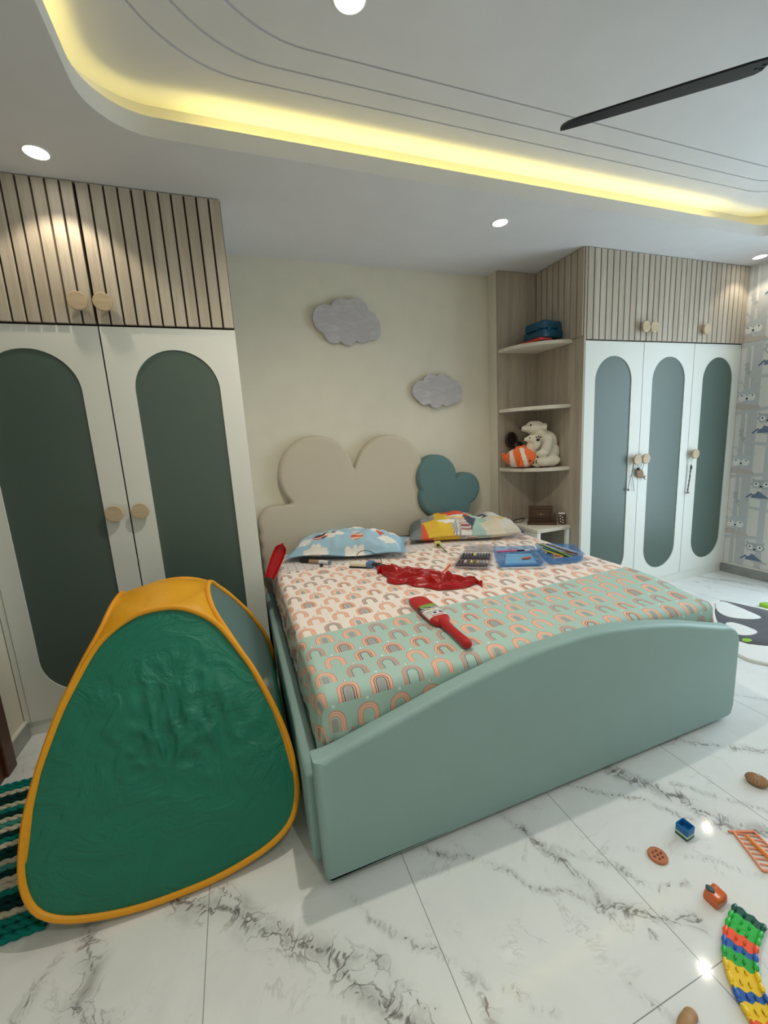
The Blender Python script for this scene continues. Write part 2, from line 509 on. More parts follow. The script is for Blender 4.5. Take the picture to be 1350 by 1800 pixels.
# ---- ceiling: flat soffit round the room, cove with a lip, raised middle with three fine steps
bm = bmesh.new()
def cl(off, z, r0=.23):
    return [Vector((x, y, z)) for x, y in rrect(CX0 - off, CX1 + off, CY0 - off, CY1 + off, max(r0 + off, .02), 16)]
def cli(off, z):                                  # inner step lines have rounder corners
    return [Vector((x, y, z)) for x, y in rrect(CX0 + off, CX1 - off, CY0 + off, CY1 - off, .42 + off * .1, 16)]
outer = [bm.verts.new(p) for p in ((XL, YF, ZS), (XR, YF, ZS), (XR, YB, ZS), (XL, YB, ZS))]
rs = loft(bm, [cl(0, ZS), cl(0, ZL), cl(.018, ZL), cl(.018, ZS + .02), cl(.078, ZS + .02), cl(.078, ZC), cli(.15, ZC), cli(.15, ZC + .008), cli(.158, ZC + .008), cli(.158, ZC),
               cli(.240, ZC), cli(.240, ZC + .008), cli(.248, ZC + .008), cli(.248, ZC), cli(.345, ZC), cli(.345, ZC + .008), cli(.353, ZC + .008), cli(.353, ZC)], cap1=True)
fill_hole(bm, outer, rs[0])
struct('ceiling', bm, M_white_ceiling, smooth=True, angle=40)

# ---- LED strip lying in the cove, the yellow glow
M_led = emit('led_strip_glow', YELLOW, 6.0)
bm = bmesh.new()
a = rrect(CX0 - .056, CX1 + .056, CY0 - .056, CY1 + .056, .286, 16); b = rrect(CX0 - .044, CX1 + .044, CY0 - .044, CY1 + .044, .274, 16)
loft(bm, [[(x, y, ZS + .021) for x, y in a], [(x, y, ZS + .027) for x, y in a], [(x, y, ZS + .027) for x, y in b], [(x, y, ZS + .021) for x, y in b]])
o = obj('led_strip', bm, M_led, smooth=False)
setp(o, 'yellow glowing LED strip hidden behind the lip of the ceiling cove', 'light strip')
yc, xc = (CY0 + CY1) / 2, (CX0 + CX1) / 2
area('cove_light', (xc - .1, CY1 + .05, ZS + .035), (PI, 0, 0), 3.3, .02, P_COVE * 1.25, YELLOW)
area('cove_light', (xc, CY0 - .05, ZS + .035), (PI, 0, 0), 3.9, .02, P_COVE, YELLOW)
area('cove_light', (CX0 - .05, yc, ZS + .035), (PI, 0, 0), .02, 2.6, P_COVE * .7, YELLOW)
area('cove_light', (CX1 + .05, yc, ZS + .035), (PI, 0, 0), .02, 2.6, P_COVE * .7, YELLOW)

# ---- walls
def quadbox(name, x0, x1, y0, y1, z0, z1, m):
    bm = bmesh.new(); box(bm, x0, x1, y0, y1, z0, z1); return struct(name, bm, m)
quadbox('wall_back', XL - .1, XR + .1, YB, YB + .1, -.02, 3.0, M_wall)
quadbox('wall_left', XL - .1, XL, YF - .1, YB + .1, -.02, 3.0, M_wall)
quadbox('wall_front', XL - .1, XR + .1, YF - .1, YF, -.02, 3.0, M_wall)
quadbox('trim_1', 2.13, 2.53, 3.014, YB, 0, ZS, M_wall)          # shallow pier behind the corner shelves

# right wall: papered, with a window opening outside the frame
M_paper = plain('wallpaper_ground', (224, 222, 216), .85, .2, var=.02)
M_trunk = plain('wallpaper_trunk_grey', (198, 200, 200), .85, .2)
M_trunk2 = plain('wallpaper_line_grey', (180, 184, 186), .85, .2)
M_deer = plain('wallpaper_deer_grey', (196, 204, 206), .85, .2)
M_cheek = plain('wallpaper_white', (236, 236, 232), .85, .2)
M_log = plain('wallpaper_log_taupe', (198, 190, 182), .85, .2)
M_bird = plain('wallpaper_bird_blue', (112, 128, 152), .85, .2)
M_eye = plain('wallpaper_black', (48, 48, 50), .85, .2)
WY0, WY1, WZ0, WZ1 = .35, 1.93, .22, 2.36
bm = bmesh.new()
for y0, y1, z0, z1 in ((YF - .1, WY0, -.02, 3.0), (WY1, YB + .1, -.02, 3.0), (WY0, WY1, -.02, WZ0), (WY0, WY1, WZ1, 3.0)):
    box(bm, XR, XR + .1, y0, y1, z0, z1)
def flat(pts, mi, d):                              # printed motif, lies on the paper
    vs = [bm.verts.new((XR - d, y, z)) for y, z in pts]
    f = bm.faces.new(vs); f.material_index = mi
    f.normal_update()
    if f.normal.x > 0: f.normal_flip()
def ell(y, z, a, b, n=16, rot=0):
    c, s = math.cos(rot), math.sin(rot)
    return [(y + a * math.cos(2 * PI * k / n) * c - b * math.sin(2 * PI * k / n) * s, z + a * math.cos(2 * PI * k / n) * s + b * math.sin(2 * PI * k / n) * c) for k in range(n)]
def bar(y0, z0, y1, z1, w):
    dy, dz = y1 - y0, z1 - z0; L = math.hypot(dy, dz); ny, nz = -dz / L * w / 2, dy / L * w / 2
    return [(y0 + ny, z0 + nz), (y1 + ny, z1 + nz), (y1 - ny, z1 - nz), (y0 - ny, z0 - nz)]
def deer(y, z):
    flat(bar(y, z - .20, y, z - .60, .004), 2, .0004)
    flat([(y + .075, z - .012), (y + .03, z + .055), (y - .03, z + .055), (y - .075, z - .012), (y - .045, z - .055), (y, z - .075), (y + .045, z - .055)], 3, .0010)
    for s in (1, -1):
        flat([(y + s * .05, z + .025), (y + s * .105, z + .065), (y + s * .085, z + .012)], 3, .0011)
        flat(ell(y + s * .034, z - .022, .033, .030), 4, .0016)
        flat(ell(y + s * .040, z - .004, 0.0055, .0065, 10), 7, .0022)
        flat(bar(y + s * .02, z + .05, y + s * .055, z + .125, .008), 3, .0012)
        flat(bar(y + s * .04, z + .09, y + s * .015, z + .125, .007), 3, .0013)
        flat(bar(y + s * .05, z + .105, y + s * .085, z + .125, .007), 3, .0014)
    flat(ell(y, z - .030, .009, .007, 10), 7, .0022)
    flat([(y + .08, z - .075), (y + .06, z - .06), (y - .02, z - .085), (y - .1, z - .10), (y - .11, z - .125), (y + .09, z - .12)], 5, .0018)
    flat(bar(y + .2, z - .17, y - .2, z - .12, .03), 1, .0005)
    for k in range(3): flat(ell(y + .02 * math.sin(k), z + .19 + .035 * k, .020, .018, 12), 2, .0007 + .0001 * k)
def raccoon(y, z):
    flat([(y + .08, z + .005), (y + .05, z + .04), (y - .05, z + .04), (y - .08, z + .005), (y - .05, z - .035), (y + .05, z - .035)], 2, .0010)
    for s in (1, -1):
        flat([(y + s * .05, z + .035), (y + s * .062, z + .06), (y + s * .075, z + .03)], 2, .0011)
        flat(ell(y + s * .036, z + .0, .022, .022), 4, .0015)
        flat(ell(y + s * .038, z + .004, .007, .008, 10), 7, .0020)
    flat(ell(y, z - .018, .010, .007, 10), 7, .0020)
    flat([(y + .07, z - .125), (y + .06, z - .095), (y + .035, z - .085), (y + .02, z - .06), (y - .005, z - .07), (y - .02, z - .085), (y - .07, z - .12)], 6, .0017)
    flat(bar(y + .06, z - .085, y + .105, z - .125, .014), 6, .0019)
    flat([(y - .02, z - .115), (y - .10, z - .125), (y - .10, z - .14), (y + .04, z - .135)], 5, .0016)
    flat(bar(y + .2, z - .20, y - .2, z - .24, .028), 1, .0006)
for q in range(9):
    y = 2.425 - .36 * q
    for yy, w in ((y - .055, .075), (y - .20, .05), (y + .015, .03)):
        for z0, z1 in ((.1, 2.7),) if not (WY0 - .05 < yy < WY1 + .05) else ((.1, WZ0 - .03), (WZ1 + .03, 2.7)):
            flat(bar(yy, z0, yy, z1, w), 1, .0002 + .00005 * (int(w * 1000) % 3))
            for k in range(int((z1 - z0) / .09)):
                zz = z0 + .09 * k + .02 * math.sin(7 * k + q)
                flat(bar(yy - w * .45, zz, yy - w * .1, zz + .004, .004), 2, .00035)
                flat(bar(yy + w * .45, zz + .04, yy + w * .15, zz + .043, .004), 2, .00035)
    for k in range(-1, 5):
        z = .50 + .572 * k
        if not (WY0 - .22 < y < WY1 + .22) and .25 < z < 2.6: deer(y, z)
        z2 = .286 + .573 * k
        if not (WY0 - .22 < y - .17 < WY1 + .22) and .2 < z2 < 2.6: raccoon(y - .17, z2)
struct('wall_right', bm, [M_paper, M_trunk, M_trunk2, M_deer, M_cheek, M_log, M_bird, M_eye], recalc=False)
M_glass, t, p = newmat('window_glass')
tr = t.nodes.new('ShaderNodeBsdfTransparent'); gl = t.nodes.new('ShaderNodeBsdfGlossy'); mx = t.nodes.new('ShaderNodeMixShader')
gl.inputs['Roughness'].default_value = .02; mx.inputs[0].default_value = .08
t.links.new(tr.outputs[0], mx.inputs[1]); t.links.new(gl.outputs[0], mx.inputs[2])
t.links.new(mx.outputs[0], t.nodes['Material Output'].inputs[0])
bm = bmesh.new()
for y0, y1, z0, z1 in ((WY0, WY0 + .05, WZ0, WZ1), (WY1 - .05, WY1, WZ0, WZ1), (WY0, WY1, WZ0, WZ0 + .05), (WY0, WY1, WZ1 - .05, WZ1), (1.11, 1.17, WZ0, WZ1)):
    box(bm, XR + .02, XR + .08, y0, y1, z0, z1)
win = struct('window_1', bm, M_white_pl)
bm = bmesh.new(); box(bm, XR + .048, XR + .052, WY0 + .05, WY1 - .05, WZ0 + .05, WZ1 - .05)
pane = obj('window_pane', bm, M_glass, win, local=True)

# skirtings
def skirt(name, x0, x1, y0, y1, side):
    bm = bmesh.new(); box(bm, x0, x1, y0, y1, 0, .088, 0)
    box(bm, x0, x1, y0, y1, .088, .096, 1)
    struct(name, bm, [M_skirt, M_skirt_top])
skirt('baseboard_right', XR - .022, XR, YF, 2.515, 0)
skirt('baseboard_left', XL, XL + .018, 2.285, 2.5, 0)
skirt('baseboard_front', XL, XR, YF, YF + .018, 0)

# dark wooden door in the left wall, beside the wardrobe
M_dwood = wood('dark_teak', (74, 40, 22), (92, 52, 28), (50, 26, 14), 'z', .8, .4)
bm = bmesh.new()
box(bm, XL, XL + .045, 2.20, 2.285, 0, 2.12, bev=.006); box(bm, XL, XL + .045, 1.24, 1.325, 0, 2.12, bev=.006); box(bm, XL, XL + .045, 1.24, 2.285, 2.04, 2.12, bev=.006)
box(bm, XL, XL + .03, 2.155, 2.20, 0, 2.04); 
dr = struct('door_1', bm, M_dwood)
bm = bmesh.new(); box(bm, XL + .001, XL + .02, 1.33, 2.155, .008, 2.035)
for z0, z1 in ((.15, .9), (1.05, 1.9)): box(bm, XL + .015, XL + .026, 1.47, 2.02, z0, z1, bev=.008)
obj('door_leaf', bm, M_dwood, dr, local=True)
bm = bmesh.new(); tube(bm, [(XL + .02, 1.40, 1.0), (XL + .06, 1.40, 1.0), (XL + .065, 1.43, 1.0), (XL + .065, 1.53, 1.0)], .009)
obj('door_handle', bm, plain('brushed_steel', (180, 180, 178), .3, metal=1), dr, local=True)

# ---- ceiling downlights
M_lens = emit('downlight_lens', (1.0, .95, .86), 14.0)
def downlight(x, y, z, label, power, color, r=.042, ang=100, blend=.6):
    t = thing('ceiling_downlight', label, 'ceiling light', (x, y, z), 0, 'recessed ceiling downlights')
    bm = bmesh.new()
    lathe(bm, [(r + .001, -.0015), (r + .003, -.004), (r + .008, -.003), (r + .009, 0)], 40, Matrix.Translation((x, y, z)))
    bmesh.ops.delete(bm, geom=[f for f in bm.faces if len(f.verts) > 4], context='FACES')
    obj('trim_ring', bm, M_white_pl, t)
    bm = bmesh.new(); lathe(bm, [(0, -.0035), (r * .7, -.003), (r + .002, -.001)], 40, Matrix.Translation((x, y, z)))
    bmesh.ops.delete(bm, geom=[f for f in bm.faces if len(f.verts) > 4], context='FACES')
    obj('lens', bm, M_lens, t)
    spot('downlight_lamp', (x, y, z - .02), power, color, ang, blend)
downlight(-.63, 2.31, ZS, 'round white downlight in the soffit over the left wardrobe', P_SPOT * .9, WARM, ang=105, blend=.3)
downlight(1.70, 2.355, ZS, 'round white downlight in the soffit above the small wall cloud', P_SPOT * .95, WHITE, ang=86, blend=.5)
downlight(4.16, 2.33, ZS, 'round white downlight in the soffit corner by the papered wall', P_SPOT * .45, WARM, ang=105, blend=.3)
downlight(3.06, 1.64, ZC, 'round downlight in the raised ceiling just beyond the right edge of the photo', P_UP * .10, WHITE, r=.02, ang=150, blend=.8)
downlight(.528, 1.53, ZC, 'bright round downlight in the raised ceiling at the top edge', P_UP * 1.55, WHITE, r=.05, ang=150, blend=.8)
for x, y in ((.528, -.4), (3.06, -.4)):
    spot('ceiling_fill_behind', (x, y, ZC), P_UP * 1.5, NEUTRAL, 150, .8)  # unseen fill lights added behind the camera to brighten footboard and floor
for x, y in ((-.8, -1.4), (1.7, -1.4)):
    spot('soffit_fill_behind', (x, y, ZS - .02), P_SPOT, NEUTRAL)  # weaker unseen fill, also added behind the camera

# ================================================================== BUILT-IN FURNITURE
def knob(parent, x, y, z, out=.034):
    bm = bmesh.new()
    M = Matrix.Translation((x, y, z)) @ Matrix.Rotation(R(90), 4, 'X')
    lathe(bm, [(.013, 0), (.011, out - .012), (.013, out - .010), (.040, out - .008), (.0425, out - .004), (.0425, out + .006), (.040, out + .009), (0, out + .009)], 36, M)
    return obj('knob', bm, M_knob, parent)

def stadium(x0, x1, z0, z1, n=24):
    r = (x1 - x0) / 2; c = (x0 + x1) / 2
    return [(c + r * math.cos(PI * k / n), z1 - r + r * math.sin(PI * k / n)) for k in range(n + 1)] + [(c - r * math.cos(PI * k / n), z0 + r - r * math.sin(PI * k / n)) for k in range(n + 1)]

def panel_door(parent, x0, x1, z0, z1, ins, yf=2.5, th=.02, kx=None, kz=1.15):
    """white door leaf with a round-ended recess and a grey-green panel in it"""
    bm = bmesh.new(); g = .0015
    o4 = [(x0 + g, z0), (x1 - g, z0), (x1 - g, z1), (x0 + g, z1)]; S = stadium(*ins)
    lo = [[bm.verts.new((x, yf, z)) for x, z in o4], [bm.verts.new((x, yf + th, z)) for x, z in o4]]
    li = [[bm.verts.new((x, yf, z)) for x, z in S], [bm.verts.new((x, yf + .008, z)) for x, z in S]]
    for A, B in (lo, li):
        for k in range(len(A)): bm.faces.new((A[k], A[(k + 1) % len(A)], B[(k + 1) % len(A)], B[k]))
    fill_hole(bm, lo[0], li[0]); bm.faces.new(lo[1])
    d = obj('door', bm, M_lam_white, parent)
    bm = bmesh.new(); prism(bm, stadium(ins[0] - .002, ins[1] + .002, ins[2] - .002, ins[3] + .002), XZ, yf + .006, yf + .012)
    obj('inset_panel', bm, M_inset, d)
    if kx is not None: knob(d, kx, yf, kz)
    return d

def slat_door(parent, x0, x1, z0, z1, yf=2.5, pitch=.0575, kx=None, kz=2.182):
    bm = bmesh.new()
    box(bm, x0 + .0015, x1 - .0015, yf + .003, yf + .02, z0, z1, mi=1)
    n = max(1, round((x1 - x0) / pitch)); w = (x1 - x0) / n
    for k in range(n):
        box(bm, x0 + k * w + .0046, x0 + (k + 1) * w - .0046, yf - .013, yf + .004, z0, z1, bev=.0012, seg=1)
    d = obj('slatted_loft_door', bm, [M_wood, M_groove_shade], parent)
    if kx is not None: knob(d, kx, yf - .013, kz, .03)
    return d

ZG = 2.086
# left wardrobe
wl = thing('wardrobe', 'large two-door wardrobe on the left with dark round-ended panels and slatted loft', 'wardrobe', (-.555, 2.8, 0), 0, None)
bm = bmesh.new(); box(bm, XL + .004, .083, 2.523, YB - .003, .08, ZS - .003)
obj('carcass', bm, M_body, wl)
bm = bmesh.new(); box(bm, XL + .004, .080, 2.512, 2.53, .0, .078)
obj('plinth', bm, M_lam_white, wl)
bm = bmesh.new(); box(bm, XL + .004, .083, 2.507, 2.525, ZG - .006, ZG + .004); obj('shadow_gap', bm, M_dark_gap, wl)
bm = bmesh.new(); box(bm, -.560, -.550, 2.508, 2.524, .085, ZS - .01); obj('shadow_gap', bm, M_dark_gap, wl)
bm = bmesh.new(); box(bm, XL + .004, -1.172, 2.503, 2.526, .08, ZS - .004); obj('filler_strip', bm, M_lam_white, wl)
panel_door(wl, -1.170, -.557, .082, ZG - .005, (-1.080, -.670, .20, 1.974), kx=-.618)
panel_door(wl, -.553, .085, .082, ZG - .005, (-.437, -.027, .20, 1.974), kx=-.497)
slat_door(wl, -1.170, -.557, ZG + .004, ZS - .004, kx=-.612)
slat_door(wl, -.553, .085, ZG + .004, ZS - .004, kx=-.508)

# right wardrobe
wr = thing('wardrobe', 'three-door white wardrobe on the right with blue-grey panels and slatted loft', 'wardrobe', (3.43, 2.8, 0))
bm = bmesh.new(); box(bm, 2.542, XR - .004, 2.523, YB - .003, .08, ZS - .003); obj('carcass', bm, M_body, wr)
bm = bmesh.new(); box(bm, 2.53, XR - .024, 2.508, 2.53, 0, .078); obj('plinth', bm, M_lam_white, wr)
bm = bmesh.new(); box(bm, 2.542, XR - .004, 2.507, 2.525, ZG - .004, ZG + .004); obj('shadow_gap', bm, M_dark_gap, wr)
bm = bmesh.new()
for x in (3.146, 3.727): box(bm, x - .004, x + .004, 2.508, 2.524, .085, ZS - .01)
obj('shadow_gap', bm, M_dark_gap, wr)
bm = bmesh.new(); box(bm, 2.522, 2.5415, 2.49, YB - .003, 0, ZS - .003); obj('side_panel', bm, M_wood_side, wr)
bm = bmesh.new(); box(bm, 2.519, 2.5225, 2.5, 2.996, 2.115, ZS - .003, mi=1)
for k in range(8):
    y0 = 2.492 + k * .0625
    box(bm, 2.508, 2.520, y0 + .004, y0 + .0585, 2.115, ZS - .003, bev=.0012, seg=1)
obj('slatted_side_panel', bm, [M_wood, M_groove_shade], wr)
ZI = (.18, 1.975)
for i, (a, b, ia, ib, kx, tx) in enumerate(((2.542, 3.1445, 2.651, 3.027, 3.088, 3.10), (3.1475, 3.7255, 3.255, 3.633, 3.185, 3.188), (3.7285, 4.326, 3.853, 4.236, 3.775, 3.79))):
    panel_door(wr, a, b, .082, ZG - .004, (ia, ib, *ZI), kx=kx, kz=1.163)
    slat_door(wr, a, b, ZG + .004, ZS - .004, kx=tx, kz=2.184)

# corner shelf unit between the pier and the right wardrobe
cs = thing('corner_shelf', 'wood-grain corner shelf unit with curved shelves beside the right wardrobe', 'shelf', (2.33, 2.85, 0))
bm = bmesh.new(); box(bm, 2.132, 2.5205, 2.998, 3.0125, 0, ZS - .003); obj('back_panel', bm, M_wood_side, cs)
for zt in (2.112, 1.634, 1.146):
    bm = bmesh.new()
    pts = [(2.5195, 2.9965), (2.136, 2.9965)] + [(2.5195 - .3835 * math.cos(PI / 2 * k / 24), 2.975 - .375 * math.sin(PI / 2 * k / 24)) for k in range(25)]
    prism(bm, pts, XY, zt - .026, zt, bev=.002, seg=1)
    obj('curved_shelf', bm, M_shelf, cs)

# wall clouds: flat wooden cut-outs with marbled grey veneer
def marbled(name, c0, c1):
    m, t, p = newmat(name)
    v = coords(t, 'Object', (3, 3, 9))
    n = tex(t, 'Noise', v, Scale=1.5, Detail=7.0, Distortion=2.2, Roughness=.55)
    t.links.new(mixc(t, Nd(t, n.outputs[0]).smooth(.42, .66), s2l(*c0), s2l(*c1)), p.inputs['Base Color'])
    p.inputs['Roughness'].default_value = .7
    return m
M_cloud = marbled('grey_marbled_veneer', (182, 177, 178), (196, 192, 192))
for cs_, lab in ((C1, 'larger grey cloud cut-out on the cream wall, upper left'), (C2, 'smaller grey cloud cut-out on the wall above the blue headboard cushion')):
    bm = bmesh.new(); prism(bm, circles_outline(cs_, 180, (cs_[-1][0], cs_[-1][1])), XZ, 3.098, 3.124, bev=.002, seg=1)
    o = obj('wall_cloud', bm, M_cloud); setp(o, lab, 'wall decoration', 'cloud cut-outs on the bed wall')

# ================================================================== BED
bed = thing('bed', 'sage-green upholstered double bed frame with an arched footboard', 'bed', (1.15, 2.1, 0))
def puffy(bm, pts, y0, y1, rad, ctr):
    """upholstered slab: outline at the back, rounded over to the front face (front is y0)"""
    rings = [[(x, y1, z) for x, z in pts]]
    N = len(pts)
    P = np.array(pts); c = np.array(ctr)
    for k in range(9):
        a = PI / 2 * k / 8; ins = rad * (1 - math.cos(a)); yy = y0 + rad - rad * math.sin(a)
        d = P - c; L = np.linalg.norm(d, axis=1, keepdims=True)
        Q = c + d * (1 - ins / L)
        rings.append([(x, yy, z) for x, z in Q])
    d = P - c
    for s in (.8, .5, .2): rings.append([(x, y0 - .004 * (1 - s), z) for x, z in c + d * s * .88])
    loft(bm, rings, cap0=True, cap1=True)

# cloud headboard (beige) and the blue-green twin-lobed cushion
o1 = circles_outline(HB + [(.235, .78, .126), (.235, .66, .128), (.30, .55, .19), (.60, .85, .30), (1.20, .90, .30), (.9, .9, .35), (1.32, .75, .18)], 220, (.80, .95))
o1 = [(x, max(z, .40)) for x, z in o1]
bm = bmesh.new(); puffy(bm, o1, 3.058, 3.127, .035, (.80, .95))
setp(obj('headboard', bm, M_beige, angle=60), 'beige padded cloud-shaped headboard panel on the wall behind the pillows', 'headboard')
o2 = circles_outline(HT + [(1.70, .86, .17), (1.62, .72, .13)], 160, (1.63, .98))
bm = bmesh.new(); puffy(bm, o2, 3.022, 3.127, .045, (1.63, .98))
setp(obj('wall_cushion', bm, M_teal_d, angle=60), 'blue-green padded two-lobed panel at the right of the beige headboard', 'headboard')

# footboard
prof = spline([(.122, .462), (.17, .466), (.213, .474), (.412, .522), (.629, .575), (.866, .619), (1.0, .636), (1.128, .643), (1.25, .645), (1.361, .638), (1.55, .613), (1.762, .573), (1.95, .523), (2.08, .488)], 60)
cor = [(2.08 + .1 * math.sin(R(a)), .388 + .1 * math.cos(R(a))) for a in range(12, 91, 13)]
bot = [(2.182, .20), (2.182, .06), (2.168, .03), (2.14, .018), (1.6, .018), (1.0, .018), (.6, .018), (.135, .018), (.128, .03), (.125, .2)]
outl = [(x * .987, z if z < .035 else 1.45 - (1.45 - z) * .987) for x, z in (prof + cor + bot)[::-1]]
bm = bmesh.new()
def fboard(bm, pts, y0, y1, rad, rb):
    P = np.array(pts); n = len(P)
    T = np.roll(P, -1, 0) - np.roll(P, 1, 0); T /= np.linalg.norm(T, axis=1, keepdims=True)
    Nn = np.stack([-T[:, 1], T[:, 0]], 1)
    if ((np.array((1.1, .3)) - P) * Nn).sum() < 0: Nn = -Nn
    rings = []
    for k in range(7):
        a = PI / 2 * k / 6; ins = rb * (1 - math.sin(a)); yy = y1 - rb * (1 - math.cos(a))
        rings.append([(x, yy, z) for x, z in P + Nn * ins])
    for k in range(7):
        a = PI / 2 * k / 6; ins = rad * (1 - math.cos(a)); yy = y0 + rad * (1 - math.sin(a))
        rings.append([(x, yy, z) for x, z in P + Nn * ins])
    loft(bm, rings, cap0=True, cap1=True)
fboard(bm, outl, 1.136, 1.205, .020, .012)
obj('footboard', bm, M_teal, bed, angle=50)
bm = bmesh.new()
box(bm, .100, .160, 1.215, 3.05, .03, .375, bev=.014, seg=3); obj('side_rail', bm, M_teal, bed)
bm = bmesh.new()
box(bm, 2.105, 2.165, 1.215, 2.985, .03, .375, bev=.014, seg=3); obj('side_rail', bm, M_teal, bed)
bm = bmesh.new(); box(bm, .161, 2.104, 1.215, 3.05, .30, .345); obj('mattress_base', bm, M_teal, bed)
for x, y in ((.21, 1.19), (2.06, 1.19), (.21, 2.95), (2.06, 2.95)):
    bm = bmesh.new(); lathe(bm, [(.022, 0), (.026, .02), (.03, .035 if y < 2 else .30)], 20, Matrix.Translation((x, y, 0))); obj('foot', bm, M_black, bed)

# mattress in its printed sheet
def sheet_mat():
    m, t, p = newmat('rainbow_print_sheet')
    uv = t.nodes.new('ShaderNodeUVMap'); uv.uv_map = 'sheet'
    sp = t.nodes.new('ShaderNodeSeparateXYZ'); t.links.new(uv.outputs[0], sp.inputs[0])
    u0, v0 = Nd(t, sp.outputs[0]), Nd(t, sp.outputs[1])
    nz = tex(t, 'Noise', uv.outputs[0], Scale=60.0, Detail=2.0)
    u = u0 + (Nd(t, nz.outputs[0]) - .5) * .004; v = v0
    DX, DY = .118, .0965
    row = ((v - .067) / DY).floor()
    sh = (row * .5).fract()
    ru = (u - .103) / DX + sh
    cu = ru.floor()
    x = (ru.fract() - .5) * DX
    y = (((v - .067) / DY).fract() - .5) * DY
    wn = t.nodes.new('ShaderNodeTexWhiteNoise'); wn.noise_dimensions = '2D'
    cb = t.nodes.new('ShaderNodeCombineXYZ'); t.links.new(cu.s, cb.inputs[0]); t.links.new(row.s, cb.inputs[1]); t.links.new(cb.outputs[0], wn.inputs[0])
    rnd = Nd(t, wn.outputs[0])
    yy = (y - .001).max(0.0)
    r = (x * x + yy * yy * .85).sqrt()
    inside = y.gt(-.035) * r.lt(.0385)
    coral, peach, grey, dark, cream = s2l(220, 146, 118), s2l(242, 196, 172), s2l(168, 168, 166), s2l(84, 88, 98), s2l(240, 226, 212)
    kA = rnd.lt(.5); kB = rnd.band(.5, .75); kC = rnd.gt(.75)
    edge1 = r.band(.0355, .0385); b1 = r.band(.0205, .0355); e2 = r.band(.0182, .0205); b2 = r.lt(.0125)
    teal_zone = v0.lt(.464)
    ground = mixc(t, teal_zone, s2l(247, 236, 227), s2l(178, 208, 198))
    hd = v0.gt(1.37)
    # honeycomb near the pillows
    k = .055
    hv = tex(t, 'Voronoi', None, feature='DISTANCE_TO_EDGE', voronoi_dimensions='2D', Scale=19.0, Randomness=.12)
    t.links.new(uv.outputs[0], hv.inputs['Vector'])
    hexl = Nd(t, hv.outputs['Distance']).lt(.028)
    honey = mixc(t, hexl * .75, s2l(230, 220, 214), s2l(120, 124, 134))
    c = ground
    c = mixc(t, inside * edge1, c, coral)
    c = mixc(t, inside * b1, c, peach)
    c = mixc(t, inside * r.band(.0275, .029) * .7, c, coral)
    c = mixc(t, inside * e2, c, coral)
    c = mixc(t, inside * kB * (r.band(.0235, .0262).max(r.band(.0150, .0180))), c, dark)
    c = mixc(t, inside * kC * b1 * .7, c, grey)
    c = mixc(t, inside * kC * e2, c, dark)
    c = mixc(t, inside * b2 * rnd.band(.25, .6) * .9, c, grey)
    # little hearts between the rainbows
    hx = (((u - .103) / DX + sh + .5).fract() - .5) * DX
    hy = y + .040
    heart = (hx * hx + hy * hy).sqrt().lt(.0058)
    hcol = mixc(t, rnd.gt(.45), s2l(226, 164, 140), s2l(176, 190, 192))
    hcol = mixc(t, teal_zone * rnd.gt(.45), hcol, s2l(224, 236, 230))
    c = mixc(t, heart * .9, c, hcol)
    c = mixc(t, hd, c, honey)
    t.links.new(c, p.inputs['Base Color'])
    p.inputs['Roughness'].default_value = .85; p.inputs['Specular IOR Level'].default_value = .2
    return m

